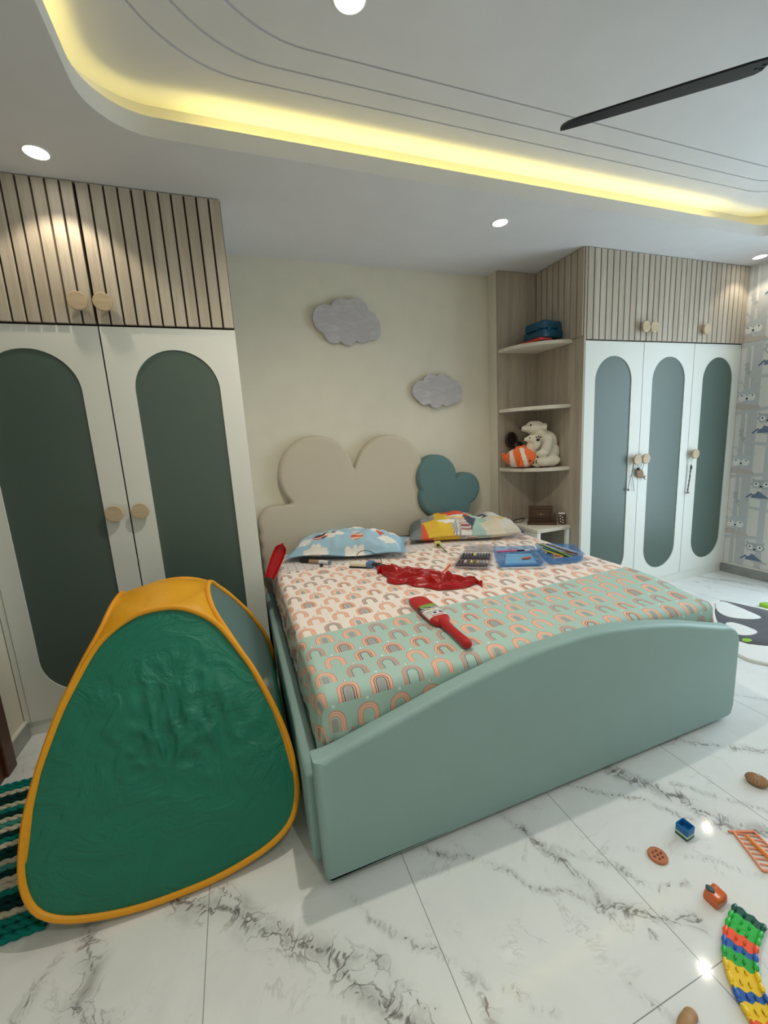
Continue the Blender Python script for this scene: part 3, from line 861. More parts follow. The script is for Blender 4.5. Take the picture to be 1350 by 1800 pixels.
MX0, MX1, MY0, MY1 = .168, 2.090, 1.216, 3.034
def mat_top(x, y):
    s = lambda a, b, q: (lambda k: k * k * (3 - 2 * k))(min(1, max(0, (q - a) / (b - a))))
    z = .632 + .022 * s(1.3, 2.9, y)
    z -= .045 * s(1.35, 2.1, x) * s(1.6, 1.2, y)
    z += .004 * math.sin(5.3 * x + 2.1 * y) * math.sin(4.1 * y + 1.0)
    return z
def make_mattress():
    rad = .036; drop = .25
    us = np.concatenate([np.linspace(-drop, -.09, 9)[:-1], np.linspace(-.09, .01, 10)[:-1], np.linspace(.01, 1 - .01, 60) * 0 + np.linspace(.01, (MX1 - MX0 - 2 * rad) - .01, 60), np.linspace(0, .09, 10)[1:] + (MX1 - MX0 - 2 * rad), (np.linspace(.09, drop, 9)[1:]) + (MX1 - MX0 - 2 * rad)])
    vs = np.concatenate([np.linspace(-drop, -.09, 9)[:-1], np.linspace(-.09, .01, 10)[:-1], np.linspace(.01, (MY1 - MY0 - 2 * rad) - .01, 60), np.linspace(0, .09, 10)[1:] + (MY1 - MY0 - 2 * rad), np.linspace(.09, drop, 9)[1:] + (MY1 - MY0 - 2 * rad)])
    Wd, Ld = MX1 - MX0 - 2 * rad, MY1 - MY0 - 2 * rad
    bm = bmesh.new(); uvl = bm.loops.layers.uv.new('sheet')
    grid = []; par = {}
    for v in vs:
        rowv = []
        for u in us:
            eu = min(0, u) + max(0, u - Wd); ev = min(0, v) + max(0, v - Ld)
            e = math.hypot(eu, ev); bx, by = min(max(u, 0), Wd), min(max(v, 0), Ld)
            x, y = MX0 + rad + bx, MY0 + rad + by
            zt = mat_top(x, y); dz = 0; out = 0
            if e > 1e-9:
                e2 = min(e, drop); q = min(e2 / rad, PI / 2)
                out = rad * math.sin(q); dz = rad * (1 - math.cos(q)) + max(0, e2 - rad * PI / 2)
                ux, uy = eu / e, ev / e
                f = min(1, max(0, (e2 - .05) / .1))
                s = (u if abs(ev) > abs(eu) else v)
                out += f * (.007 * math.sin(38 * s + 3 * math.sin(9 * s)) + .004 * math.sin(83 * s + 1 + 20 * dz))
                out += f * .006
                x += ux * out; y += uy * out
            n = noise.noise(Vector((u * 5, v * 5, 1.7))) * .0035 + noise.noise(Vector((u * 16, v * 16, 4))) * .0012
            w = bm.verts.new((x, y, zt - dz + (n if e == 0 else 0))); par[w] = (u + rad, v + rad); rowv.append(w)
        grid.append(rowv)
    for A, B in zip(grid[:-1], grid[1:]):
        for k in range(len(A) - 1):
            f = bm.faces.new((A[k], A[k + 1], B[k + 1], B[k]))
            for l in f.loops: l[uvl].uv = par[l.vert]
    me = finish(bm, True, 180, recalc=False)
    o = link('mattress', me, sheet_mat())
    setp(o, 'mattress in a rainbow-print fitted sheet, white with a sage foot section', 'mattress')
make_mattress()
# ================================================================== POP-UP TENT
def fabric(name, col, rough=.42, tl=.2, crease=.5, sc=4.5):
    """thin shiny nylon that lets some light through, creased"""
    m, t, p = newmat(name)
    c = s2l(*col)
    v = coords(t)
    n = tex(t, 'Noise', v, Scale=sc, Detail=5.0, Distortion=1.5, Roughness=.55)
    r = (Nd(t, n.outputs[0]) - .5).abs().smooth(.12, .0)
    bump(t, p, r, crease, .006)
    p.inputs['Base Color'].default_value = (*c, 1); p.inputs['Roughness'].default_value = rough
    tr = t.nodes.new('ShaderNodeBsdfTranslucent'); tr.inputs[0].default_value = (*c, 1)
    mx = t.nodes.new('ShaderNodeMixShader'); mx.inputs[0].default_value = tl
    t.links.new(p.outputs[0], mx.inputs[1]); t.links.new(tr.outputs[0], mx.inputs[2]); t.links.new(mx.outputs[0], t.nodes['Material Output'].inputs[0])
    return m
M_tgreen = fabric('green_nylon', (32, 132, 108))
M_tyel = fabric('yellow_nylon', (246, 178, 36), crease=.12, sc=6)
M_tedge = plain('yellow_binding_tape', (232, 160, 24), .55)
M_tmesh, t, p = newmat('grey_tent_mesh')
p.inputs['Base Color'].default_value = (*s2l(110, 140, 138), 1); p.inputs['Roughness'].default_value = .5
w = tex(t, 'Noise', coords(t), Scale=400.0)
tr = t.nodes.new('ShaderNodeBsdfTransparent'); mx = t.nodes.new('ShaderNodeMixShader'); mx.inputs[0].default_value = .35
t.links.new(p.outputs[0], mx.inputs[1]); t.links.new(tr.outputs[0], mx.inputs[2]); t.links.new(mx.outputs[0], t.nodes['Material Output'].inputs[0])

TX, TY = -.338, 1.87
tent = thing('play_tent', 'green and yellow pop-up play tent standing between the left wardrobe and bed', 'tent', (TX, TY, 0))
# half outline of one face: (half width, height), measured on the leaning plane, top to bottom
HALF = [(0, .866), (.055, .862), (.105, .846), (.155, .818), (.197, .783), (.232, .738), (.268, .68), (.309, .61), (.347, .525), (.378, .445), (.405, .353), (.417, .274), (.419, .199), (.408, .147), (.385, .105), (.350, .076), (.300, .054), (.243, .039), (.17, .026), (.09, .018), (0, .016)]
full = spline(HALF + [(-a, b) for a, b in HALF[-2:0:-1]], 120, True)
# the side faces: narrower at the foot than deep, they meet the front and rear faces along the corner edges
HSIDE = [(0, .868), (.055, .865), (.105, .850), (.150, .822), (.190, .78), (.226, .735), (.262, .68), (.294, .61), (.332, .525), (.367, .445), (.408, .353), (.440, .274), (.462, .205), (.462, .150), (.440, .108), (.405, .078), (.350, .056), (.28, .042), (.19, .032), (.09, .028), (0, .027)]
fulls = spline(HSIDE + [(-a, b) for a, b in HSIDE[-2:0:-1]], 120, True)
_zz = [0, .2, .274, .353, .445, .525, .61, .68, .738, .783, .82, .87]; _xx = [.420, .410, .405, .395, .372, .342, .305, .266, .233, .205, .185, .165]
def face_fn(kind):
    if kind == 'front': return lambda s, z: Vector((TX + s, TY - .57 + .45 * z, z))
    if kind == 'back': return lambda s, z: Vector((TX - s, TY + .57 - .45 * z, z))
    g = lambda z: float(np.interp(z, _zz, _xx))
    if kind == 'right': return lambda s, z: Vector((TX + g(z), TY + s, z))
    return lambda s, z: Vector((TX - g(z), TY - s, z + .012))
LOOPS = {}
for kind in ('front', 'right', 'back', 'left'):
    f = face_fn(kind)
    FL = full if kind in ('front', 'back') else fulls
    ring = [f(s, z) for s, z in FL]; LOOPS[kind] = ring
    # fabric: rings shrinking to the middle, slightly bellied outward and creased
    ctr2 = (0, .36); nrm = {'front': Vector((0, -1, .45)), 'back': Vector((0, 1, .45)), 'right': Vector((1, 0, .335)), 'left': Vector((-1, 0, .335))}[kind].normalized()
    bm = bmesh.new(); rings = []
    NR = 26
    for k in range(NR + 1):
        q = 1 - k / NR * .985; L = []
        for s, z in FL:
            s2, z2 = ctr2[0] + (s - ctr2[0]) * q, ctr2[1] + (z - ctr2[1]) * q
            P = f(s2, z2); e = 1 - q
            bel = (.020 if kind == 'front' else .008) * math.sin(min(1, e * 1.4) * PI / 2)
            cr = 0
            if kind == 'front':
                a = Vector((s2 * 7, z2 * 9, 2.3)); b = Vector((s2 * 17 + 3 * z2, z2 * 15 - 5 * s2, 7))
                k1 = 1 - abs(noise.noise(a)) * 3.0; k2 = 1 - abs(noise.noise(b)) * 3.5
                up = math.exp(-((z2 - .5) / .16) ** 2) * math.exp(-((s2 - .08) / .24) ** 2)
                cr = (max(0, k1) * .004 + max(0, k2) * .020 * (up + .06)) * min(1, e * 6)
                cr += .004 * noise.noise(Vector((s2 * 3, z2 * 3, 5))) * min(1, e * 4)
            L.append(P + nrm * (bel + cr))
        rings.append(L)
    if kind == 'right':
        # upper part is see-through mesh, the lower part green cloth
        rs = loft(bm, rings, cap1=True)
        for fa in bm.faces:
            fa.material_index = 0 if fa.calc_center_median().z > .40 else 1
        setp(obj('mesh_side_panel', bm, [M_tmesh, M_tgreen], tent, angle=180), 'grey mesh side panel over green cloth')
    else:
        loft(bm, rings, cap1=True)
        obj({'front': 'front_panel', 'back': 'rear_panel', 'left': 'side_panel'}[kind], bm, M_tgreen, tent, angle=180)
    bm = bmesh.new()
    tube(bm, [p + nrm * .003 for p in ring], .0105, 8, True)
    setp(obj('edge_binding', bm, M_tedge, tent), 'yellow edge binding with the sprung wire inside')
# yellow roof between the four faces
order = ['front', 'right', 'back', 'left']
bm = bmesh.new()
hr = [i for i in range(120)]
zs = [p.z for p in LOOPS['front']]
top_i = max(range(120), key=lambda i: zs[i])
# walking from the top along +s (right) side and along -s side
seqR, seqL = [], []
dirn = 1 if full[(top_i + 3) % 120][0] > 0 else -1
for k in range(0, 120):
    if k > 4 and full[(top_i + dirn * k) % 120][1] < .60: break
    if k and fulls[(top_i + dirn * k) % 120][1] < .40: break
    seqR.append((top_i + dirn * k) % 120); seqL.append((top_i - dirn * k) % 120)
for i in range(4):
    A, B = LOOPS[order[i]], LOOPS[order[(i + 1) % 4]]
    for k in range(len(seqR) - 1):
        a0, a1, b0, b1 = A[seqR[k]], A[seqR[k + 1]], B[seqL[k]], B[seqL[k + 1]]
        n = 6; prev = None
        rows = []
        for (a, b) in ((a0, b0), (a1, b1)):
            mid = (a + b) / 2; outd = Vector((mid.x - TX, mid.y - TY, 0)); outd.normalize()
            gap = (a - b).length
            rows.append([a.lerp(b, j / n) + (outd * .10 + Vector((0, 0, .02))) * gap * math.sin(PI * j / n) for j in range(n + 1)])
        for j in range(n):
            vv = [bm.verts.new(q) for q in (rows[0][j], rows[0][j + 1], rows[1][j + 1], rows[1][j])]
            bm.faces.new(vv)
# crown: from the four top arcs' middles inwards
crown = []
for i in range(4):
    A, B = LOOPS[order[i]], LOOPS[order[(i + 1) % 4]]
    a, b = A[seqR[0]], B[seqL[0]]
    mid = (a + b) / 2; outd = Vector((mid.x - TX, mid.y - TY, 0)).normalized(); gap = (a - b).length
    for j in range(6): crown.append(a.lerp(b, j / 6) + (outd * .10 + Vector((0, 0, .02))) * gap * math.sin(PI * j / 6))
cc = sum(crown, Vector()) / len(crown)
loops = []
for s in (1, .75, .5, .25, .02):
    loops.append([cc + (p - cc) * s + Vector((0, 0, .040 * (1 - s * s))) for p in crown])
loft(bm, loops, cap1=True)
bmesh.ops.remove_doubles(bm, verts=bm.verts, dist=.0008)
setp(obj('roof_panel', bm, M_tyel, tent, angle=180), 'yellow roof cloth')

# ================================================================== RUGS
M_r = [plain('teal_yarn', (22, 128, 118), .95, .1, grain=.5, gscale=500, var=.12), plain('dark_yarn', (20, 58, 54), .95, .1, grain=.5, gscale=500),
       plain('cream_yarn', (206, 204, 180), .95, .1, grain=.5, gscale=500), plain('sea_green_yarn', (70, 150, 136), .95, .1, grain=.5, gscale=500)]
bm = bmesh.new()
RX0, RX1, RY0, RY1 = -1.185, -.690, 1.365, 2.135
pat = [0, 0, 2, 1, 1, 2, 0, 1, 2, 3, 2, 1, 0, 2, 1, 1, 2, 3, 1, 2, 2, 0, 1, 1, 2, 0, 0, 0]
pat = pat[::-1]
n = len(pat); wy = (RY1 - RY0) / n
for i, c in enumerate(pat):
    y = RY0 + (i + .5) * wy
    xe = RX1 - .045 * (abs(i - (n - 1) / 2) / (n / 2)) ** 6
    for sgn in (0, 1):                            # two twisted strands per cord
        L = []
        m = 60
        for k in range(m + 1):
            x = RX0 + (xe - RX0) * k / m; a = k * .75 + sgn * PI + i
            L.append((x, y + .006 * math.cos(a), .009 + .0035 * math.sin(a)))
        tube(bm, L, .0085, 6, False, c)
o = obj('braided_rug', bm, M_r, angle=180); setp(o, 'teal braided rug with cream and dark cords behind the play tent', 'rug')

M_rw = plain('white_shag', (226, 226, 222), .95, .1, grain=.8, gscale=260, sheen=.3)
M_rd = plain('charcoal_shag', (74, 74, 80), .95, .1, grain=.8, gscale=260, sheen=.3)
M_rg = plain('lime_shag', (150, 196, 70), .95, .1, grain=.8, gscale=260)
rug = thing('rug', 'white shaggy rug with charcoal and oval shapes beyond the bed foot', 'rug', (3.3, 1.6, 0))
def shag(name, pts, z0, z1, m, label=None, seed=0):
    bm = bmesh.new()
    c = np.mean(np.array(pts), 0)
    L = []
    for s, z in ((1, z0), (1, z0 + (z1 - z0) * .6), (.985, z1), (.7, z1 + .001), (.4, z1 + .001), (.1, z1 + .001)):
        L.append([(c[0] + (x - c[0]) * s, c[1] + (y - c[1]) * s, z + (noise.noise(Vector((x * 40, y * 40, seed))) * .002 if s < 1 else 0)) for x, y in pts])
    loft(bm, L, cap0=True, cap1=True)
    o = obj(name, bm, m, rug)
    if label: o['label'] = label
base = spline([(2.775, 1.46), (2.80, 1.36), (2.98, 1.18), (3.3, 1.0), (3.62, 1.05), (3.72, 1.40), (3.66, 1.76), (3.58, 2.00), (3.45, 2.06), (3.25, 2.04), (3.05, 1.90), (2.85, 1.66)], 90, True)
shag('pile', base, .001, .018, M_rw)
dark = spline([(2.95, 1.545), (3.03, 1.46), (3.2, 1.30), (3.45, 1.22), (3.62, 1.32), (3.66, 1.55), (3.615, 1.78), (3.545, 2.01), (3.50, 2.015), (3.42, 1.98), (3.3, 1.93), (3.12, 1.80), (3.0, 1.66)], 90, True)
shag('charcoal_patch', dark, .016, .0215, M_rd, 'charcoal patch', 3)
ov = spline([(3.43, 1.705), (3.47, 1.78), (3.50, 1.90), (3.515, 2.0), (3.45, 2.01), (3.36, 1.96), (3.28, 1.89), (3.26, 1.81), (3.33, 1.735)], 50, True)
shag('white_oval', ov, .020, .0255, M_rw, 'white oval', 5)
ov = spline([(3.175, 1.59), (3.20, 1.66), (3.19, 1.74), (3.14, 1.76), (3.07, 1.70), (3.03, 1.63), (3.08, 1.585)], 40, True)
shag('white_oval', ov, .020, .0255, M_rw, 'white oval', 6)
ov = spline([(2.965, 1.56), (3.0, 1.575), (3.03, 1.555), (3.02, 1.535), (2.98, 1.535)], 24, True)
shag('green_mark', ov, .0205, .0245, M_rg, 'lime green mark', 7)
ov = spline([(3.68, 1.84), (3.72, 1.86), (3.78, 1.80), (3.75, 1.74), (3.70, 1.76)], 24, True)
bm = bmesh.new(); prism(bm, ov, XY, .001, .03, bev=.006); o = obj('toy_piece', bm, plain('lime_plastic', (150, 200, 60), .4)); setp(o, 'lime green plastic toy piece lying at the far edge of the shaggy rug', 'toy')

# ================================================================== PILLOWS
def pillow(name, cx, cy, z, a, b, T, rot, label, colour, ymax=None, dent=0, flange=0, seed=1, pinch=.10, tilt=0, roughness=.85):
    nu, nv = 96, 64
    M = Matrix.Translation((cx, cy, z)) @ Matrix.Rotation(R(rot), 4, 'Z')
    bm = bmesh.new(); sides = []
    fa, fb = (a - flange) / a, (b - flange) / b
    for top in (1, 0):
        g = []
        for j in range(nv + 1):
            v = -1 + 2 * j / nv; row = []
            for i in range(nu + 1):
                u = -1 + 2 * i / nu
                x = a * u * (1 - pinch * (1 - v * v) * .55); y = b * v * (1 - pinch * (1 - u * u))
                uu, vv = min(1, abs(u) / fa), min(1, abs(v) / fb)
                h = ((1 - uu ** 2.2) * (1 - vv ** 2.2)); h = max(h, 0) ** .52
                edge = 1 - h
                wr = noise.noise(Vector((u * 3.2, v * 2.4, seed))) * .022 + noise.noise(Vector((u * 8 + 2 * v, v * 5, seed + 3))) * .010
                if top: zz = T * .30 + T * .70 * h * (1 - dent * math.exp(-((u - .35) / .16) ** 2)) + wr * min(1, h * 2.5) 
                else: zz = T * .30 * (1 - h) ** 1.0 + .001
                zz += edge * .010 * math.sin(5 * u + seed) * (1 if flange else .6)
                zz += tilt * v * T * .5 * (1 if top else .0)
                w = M @ Vector((x, y, zz))
                if ymax and w.y > ymax: w.z += (w.y - ymax) * .35; w.y = ymax - .0005 * (1 - top)
                base = mat_top(min(max(w.x, MX0), MX1), min(w.y, MY1)) + .004
                if w.z < base: w.z = base + (0 if not top else .004)
                row.append(bm.verts.new(w))
            g.append(row)
        sides.append(g)
    me_uv = {}
    for top, g in zip((1, 0), sides):
        for j in range(nv):
            for i in range(nu):
                q = (g[j][i], g[j][i + 1], g[j + 1][i + 1], g[j + 1][i])
                bm.faces.new(q if top else q[::-1])
    col = []
    for top, g in zip((1, 0), sides):
        for j in range(nv + 1):
            for i in range(nu + 1): col.append(colour(-1 + 2 * i / nu, -1 + 2 * j / nv, top))
    # stitch the rim
    A, B = sides
    rimA = [A[0][i] for i in range(nu)] + [A[j][nu] for j in range(nv)] + [A[nv][i] for i in range(nu, 0, -1)] + [A[j][0] for j in range(nv, 0, -1)]
    rimB = [B[0][i] for i in range(nu)] + [B[j][nu] for j in range(nv)] + [B[nv][i] for i in range(nu, 0, -1)] + [B[j][0] for j in range(nv, 0, -1)]
    for k in range(len(rimA)):
        k2 = (k + 1) % len(rimA); bm.faces.new((rimA[k2], rimA[k], rimB[k], rimB[k2]))
    me = finish(bm, True, 180)
    ca = me.color_attributes.new('paint', 'FLOAT_COLOR', 'POINT')
    ca.data.foreach_set('color', np.array([(c[0], c[1], c[2], 1) for c in col], np.float32).ravel())
    o = link(name, me, painted(name + '_print', roughness))
    return setp(o, label, 'pillow')

SKY, SKYD, CLD, NAVY, REDC, CRM = s2l(164, 198, 216), s2l(142, 178, 198), s2l(238, 234, 226), s2l(62, 68, 84), s2l(214, 92, 66), s2l(236, 206, 180)
def blue_print(u, v, top):
    x, y = u * .42, (v * .20 + .045) * 1.25 if top else v * .20 + .02
    c = SKY
    for cx, cy, s in ((-.30, -.07, .06), (-.12, -.02, .10), (.07, .02, .03), (.12, -.01, .0), (.19, .05, .06), (.31, -.06, .07), (.02, .13, .09), (-.2, -.17, .08), (.08, -.18, .09), (.3, .13, .07), (-.3, .12, .06)):
        if s and ((x - cx) / s) ** 2 + ((y - cy) / (s * .52)) ** 2 < 1 + .35 * math.sin(7 * math.atan2(y - cy, x - cx) + cx * 30): c = CLD
    # biplane: body, wings, propeller, wheel
    if abs(y - .0 - .12 * (x + .14)) < .013 and -.24 < x < -.08: c = NAVY
    if abs(y + .025) < .008 and -.25 < x < -.15: c = REDC
    if abs(y + .05) < .006 and -.23 < x < -.13: c = REDC
    if math.hypot(x + .155, y + .065) < .017: c = NAVY
    if abs(x + .075) < .004 and abs(y - .01) < .02: c = REDC
    # hot air balloon / drum
    bx, by = (x - .085) / .045, (y + .05) / .04
    if bx * bx + by * by < 1:
        c = CRM
        if abs(by) < .30 or abs(by) > .80: c = REDC
    # red pennant
    if 0 < y + .03 < .08 and abs(x - .25) < (y + .03) * .5: c = REDC
    if not top:
        c = tuple(q * 1.0 for q in (CLD if c == CLD else (REDC if c == REDC else SKYD)))
    if abs(abs(v) - .86) < .015: c = SKYD
    return c
pillow('pillow', .705, 2.815, .640, .425, .225, .185, -24, 'light blue pillow with planes and clouds print by the beige headboard', blue_print, ymax=3.045, flange=.035, seed=4, pinch=.08)

GRY, YEL, COR, DNV, MINT, IVO = s2l(150, 150, 146), s2l(232, 190, 60), s2l(222, 92, 66), s2l(70, 78, 92), s2l(168, 196, 182), s2l(222, 212, 190)
def patch_print(u, v, top):
    x, y = u * .42, (v * .22 + .10) * 1.45
    if not top: y = v * .22 - .12
    q = x + .25 * y
    if x < -.33: c = s2l(108, 116, 116) if y > -.05 else s2l(120, 130, 128)
    elif x < -.22 and y > -.02: c = s2l(128, 128, 128) if math.sin(160 * (x + y)) > -.2 else s2l(176, 176, 172)
    elif y < -.03:
        if q < -.32: c = COR
        elif q < -.13: c = YEL
        elif q < -.07: c = s2l(120, 124, 138) if math.sin(420 * x) * math.sin(420 * y) > .1 else s2l(226, 222, 212)
        elif q < .0: c = s2l(150, 70, 66) if math.sin(230 * y) > .25 else s2l(230, 222, 212)
        elif q < .10: c = MINT
        elif q < .24: c = IVO
        else: c = s2l(206, 200, 184)
        if ((x + .14) / .07) ** 2 + ((y + .065) / .03) ** 2 < 1: c = CLD
    else:
        if q < -.10: c = YEL
        elif q < .06 and y > .03: c = COR
        elif q < .06: c = COR if y > .0 and q > -.05 else YEL
        elif q < .17: c = MINT
        elif q < .22 and y > .06: c = DNV
        else: c = s2l(206, 204, 194)
        if ((x + .07) / .075) ** 2 + ((y - .02) / .030) ** 2 < 1: c = CLD
        if ((x - .12) / .05) ** 2 + ((y - .10) / .035) ** 2 < 1: c = CLD
    if -.16 < y < .02 and abs(x - .045) < (.055 * (y + .16) / .18): c = DNV
    if ((x - .27) / .045) ** 2 + ((y - .02) / .055) ** 2 < 1: c = YEL
    if x > .385: c = DNV
    return c
pillow('pillow', 1.640, 2.815, .640, .435, .235, .205, -20, 'patchwork-print pillow in yellow, red and grey beneath the blue-green headboard piece', patch_print, ymax=3.045, dent=.30, seed=9, pinch=.10)
# ================================================================== THINGS ON THE BED
def on_bed(x, y, d=.002): return mat_top(x, y) + d

# red satin cloth, rumpled
m, t, p = newmat('red_satin')
p.inputs['Base Color'].default_value = (*s2l(168, 10, 16), 1); p.inputs['Roughness'].default_value = .27
n = tex(t, 'Noise', coords(t), Scale=22.0, Detail=4.0, Distortion=1.2); bump(t, p, n.outputs[0], .18, .004)
nb, nt = 110, 46
B_ = spline(CL_B, nb); F_ = spline(CL_F, nb)
bm = bmesh.new(); rows = []
for i in range(nb):
    b, f = Vector((*B_[i], 0)), Vector((*F_[i], 0)); row = []
    s = i / (nb - 1)
    for j in range(nt + 1):
        q = j / nt; P = b.lerp(f, q)
        ridge = max(0, math.sin(PI * q)) ** .55
        prof_h = (.050 if s < .75 else .050 - .02 * (s - .75) / .25) * math.sin(PI * min(1, max(.02, s * 1.0 + .06))) ** .4
        h = ridge * prof_h * (.55 + .45 * (1 - q))
        fold = 1 - abs(noise.noise(Vector((s * 7 + q * 2.2, q * 3.2 - s * 2, .5)))) * 3
        h += max(0, fold) * .022 * ridge + noise.noise(Vector((s * 16, q * 6 + s * 5, 3))) * .004 * ridge
        h += .012 * ridge * math.sin(22 * (q * .8 + s * 1.1)) * (1 if .15 < s < .9 else .3)
        # one long double fold running to the right-hand tip
        h += .022 * math.exp(-((q - .55 + .25 * (s - .6)) / .10) ** 2) * max(0, min(1, (s - .45) * 5))
        row.append(bm.verts.new((P.x, P.y, on_bed(P.x, P.y, .003) + max(0, h))))
    rows.append(row)
for A, Bq in zip(rows[:-1], rows[1:]):
    for j in range(nt): bm.faces.new((A[j], A[j + 1], Bq[j + 1], Bq[j]))
me = finish(bm, True, 180)
o = link('red_cloth', me, m); sm = o.modifiers.new('s', 'SOLIDIFY'); sm.thickness = .002; sm.offset = 1
setp(o, 'crumpled shiny red satin cloth in the middle of the bed', 'cloth')
# black gathered end of the cloth
o = link('black_tie', blob([((.775, 2.355, .672), (.03, .022, .018), (0, 0, -40)), ((.80, 2.335, .668), (.018, .025, .014), (0, 0, 20)), ((.755, 2.375, .680), (.020, .014, .012))], .004, 4), M_black, None)
setp(o, 'small black strap bundle at the left end of the red cloth', 'strap')

# red cricket bat
bat = thing('toy_bat', 'red plastic cricket bat lying across the seam of the bed sheet', 'bat', (.755, 1.55, .636), 0)
A0, A1 = Vector((.770, 1.800, 0)), Vector((.762, 1.272, 0)); ax = (A1 - A0).normalized(); sd = Vector((-ax.y, ax.x, 0)); L = (A1 - A0).length
def bpt(s, w, h): 
    P = A0 + ax * s + sd * w; return Vector((P.x, P.y, on_bed(P.x, P.y, .003) + h))
M_bat = plain('red_bat_foam', (186, 36, 40), .5, .4, var=.04)
bm = bmesh.new(); loops = []
sec = [(0, .012, .006), (.006, .026, .016), (.02, .040, .026), (.05, .047, .032), (.12, .048, .036), (.20, .048, .040), (.268, .047, .040), (.290, .044, .038), (.302, .036, .034), (.314, .024, .030)]
for s, w, h in sec:
    ring = []
    for k in range(28):
        a = 2 * PI * k / 28; c, q = math.cos(a), math.sin(a)
        ring.append(bpt(s, w * math.copysign(abs(c) ** .55, c), max(0.0, .5 * h + .5 * h * math.copysign(abs(q) ** (.7 if q < 0 else .95), q))))
    loops.append(ring)
loft(bm, loops, cap0=True, cap1=True); obj('blade', bm, M_bat, bat, angle=60)
bm = bmesh.new()
tube(bm, [bpt(s, 0, .020) for s in (.295, .33, .40, .46, .50, L - .014, L - .005, L)], [.022, .0195, .018, .0185, .020, .0205, .016, .008], 20)
obj('handle', bm, M_bat, bat, angle=60)
# printed label wrapped over the blade
M_lab = [plain('label_white', (232, 230, 226), .45), plain('label_green', (120, 170, 60), .45), plain('label_navy', (40, 48, 72), .45), plain('label_gold', (214, 170, 70), .45), plain('label_grey_blue', (120, 140, 170), .45), plain('label_red', (170, 60, 70), .45)]
bm = bmesh.new()
def lab_pt(s, k, n, lift=.0008):
    w, h = np.interp(s, [q[0] for q in sec], [q[1] for q in sec]), np.interp(s, [q[0] for q in sec], [q[2] for q in sec])
    a = PI * (.04 + .92 * k / n); c, q = math.cos(a), math.sin(a)
    return bpt(s, (w + lift) * math.copysign(abs(c) ** .55, c), .5 * h + (.5 * h + lift) * abs(q) ** .95)
ns, nk = 44, 40
G = [[bm.verts.new(lab_pt(.150 + .128 * i / ns, k, nk)) for k in range(nk + 1)] for i in range(ns + 1)]
for i in range(ns):
    for k in range(nk):
        f = bm.faces.new((G[i][k], G[i][k + 1], G[i + 1][k + 1], G[i + 1][k])); s, q = i / ns, k / nk
        mi = 0
        dg = s + .35 * (q - .5)
        if s < .22: mi = 1 if q < .8 else 2
        elif s < .34: mi = 2 if (q * 9 + s * 14) % 2 < 1.4 else 0
        elif s < .45: mi = 0 if (q * 7 + s * 30) % 3 < 1.6 else 2
        elif s < .52: mi = 3 if .45 < q < .62 else (0 if q > .3 else 2)
        elif .60 < s < .68 and .2 < q < .8: mi = 4 if int(q * 40) % 3 != 0 else 0
        elif .72 < s < .84 and .25 < q < .75: mi = 2 if int(q * 26) % 2 and s < .83 else (5 if int(q * 26) % 5 == 0 else 0)
        elif .89 < s < .94 and .35 < q < .7: mi = 5
        f.material_index = mi
setp(obj('printed_label', bm, M_lab, bat, angle=180), 'white label with green and navy print')

# red plastic scoop wedged between wardrobe and mattress
bm = bmesh.new(); loops = []
S0, S1 = Vector((.120, 2.585, .625)), Vector((.226, 2.62, .825))
ax = (S1 - S0).normalized(); u_ = Vector((-ax.z, 0, ax.x)).normalized(); w_ = Vector((.25, 1, .1)).normalized()
Ls = (S1 - S0).length
for s in np.linspace(0, 1, 16):
    wd = .040 * (1 - .0 * s) * (1 if s < .8 else math.sqrt(max(.02, 1 - ((s - .8) / .205) ** 2))) * (.75 + .25 * min(1, s * 2))
    C_ = S0 + ax * (Ls * s) + w_ * (.012 * math.sin(PI * s))
    ring = []
    for k in range(13):
        a = PI * k / 12; ring.append(C_ + u_ * (wd * math.cos(a)) + w_ * (.035 * math.sin(a)))
    for k in range(13):
        a = PI * (12 - k) / 12; ring.append(C_ + u_ * ((wd - .004) * math.cos(a)) + w_ * (.030 * math.sin(a)))
    loops.append(ring)
loft(bm, loops, cap0=True, cap1=True)
o = obj('toy_scoop', bm, M_red_pl, angle=50); setp(o, 'shiny red hollow plastic toy wedged between mattress and left wardrobe', 'toy')

# marker and its cap, a small device with a blue end and a cable
def pen(name, label, cat, a, b, r, cols, group=None, tip=None, seg=10, z=None):
    """cols: list of (fraction end, material, radius factor)"""
    a, b = Vector(a), Vector(b)
    tg = thing(name, label, cat, tuple((a + b) / 2 - Vector((0, 0, r))), 0, group)
    s0 = 0
    for nm, s1, mt, rf in cols:
        bm = bmesh.new(); P0, P1 = a.lerp(b, s0), a.lerp(b, s1)
        d = (P1 - P0)
        rr = rf if isinstance(rf, tuple) else (rf, rf)
        tube(bm, [P0, P0 + d * .5, P1], [r * rr[0], r * (rr[0] + rr[1]) / 2, max(r * rr[1], .0003)], seg)
        obj(nm, bm, mt, tg, angle=50); s0 = s1
    return tg
M_kr = plain('marker_label_tan', (170, 140, 110), .4)
zb = lambda x, y, r: on_bed(x, y, .003) + r
pen('marker', 'black and white marker pen lying in front of the blue pillow', 'pen', (.345, 2.745, zb(.345, 2.745, .014)), (.525, 2.600, zb(.525, 2.60, .014)), .013,
    [('cap', .30, M_black, 1.0), ('label_band', .62, M_kr, .92), ('barrel', .92, M_white_pl, .92), ('end_plug', 1.0, plain('grey_plastic', (120, 124, 130), .4), .80)])
bm = bmesh.new(); lathe(bm, [(.010, 0), (.011, .002), (.011, .020), (.009, .022)], 16, Matrix.Translation((.458, 2.590, on_bed(.458, 2.59) + .011)) @ Matrix.Rotation(R(90), 4, 'Y') @ Matrix.Translation((0, 0, -.011)))
o = obj('pen_cap', bm, M_black); setp(o, 'small loose black pen cap on the white sheet left of the cable', 'pen cap')
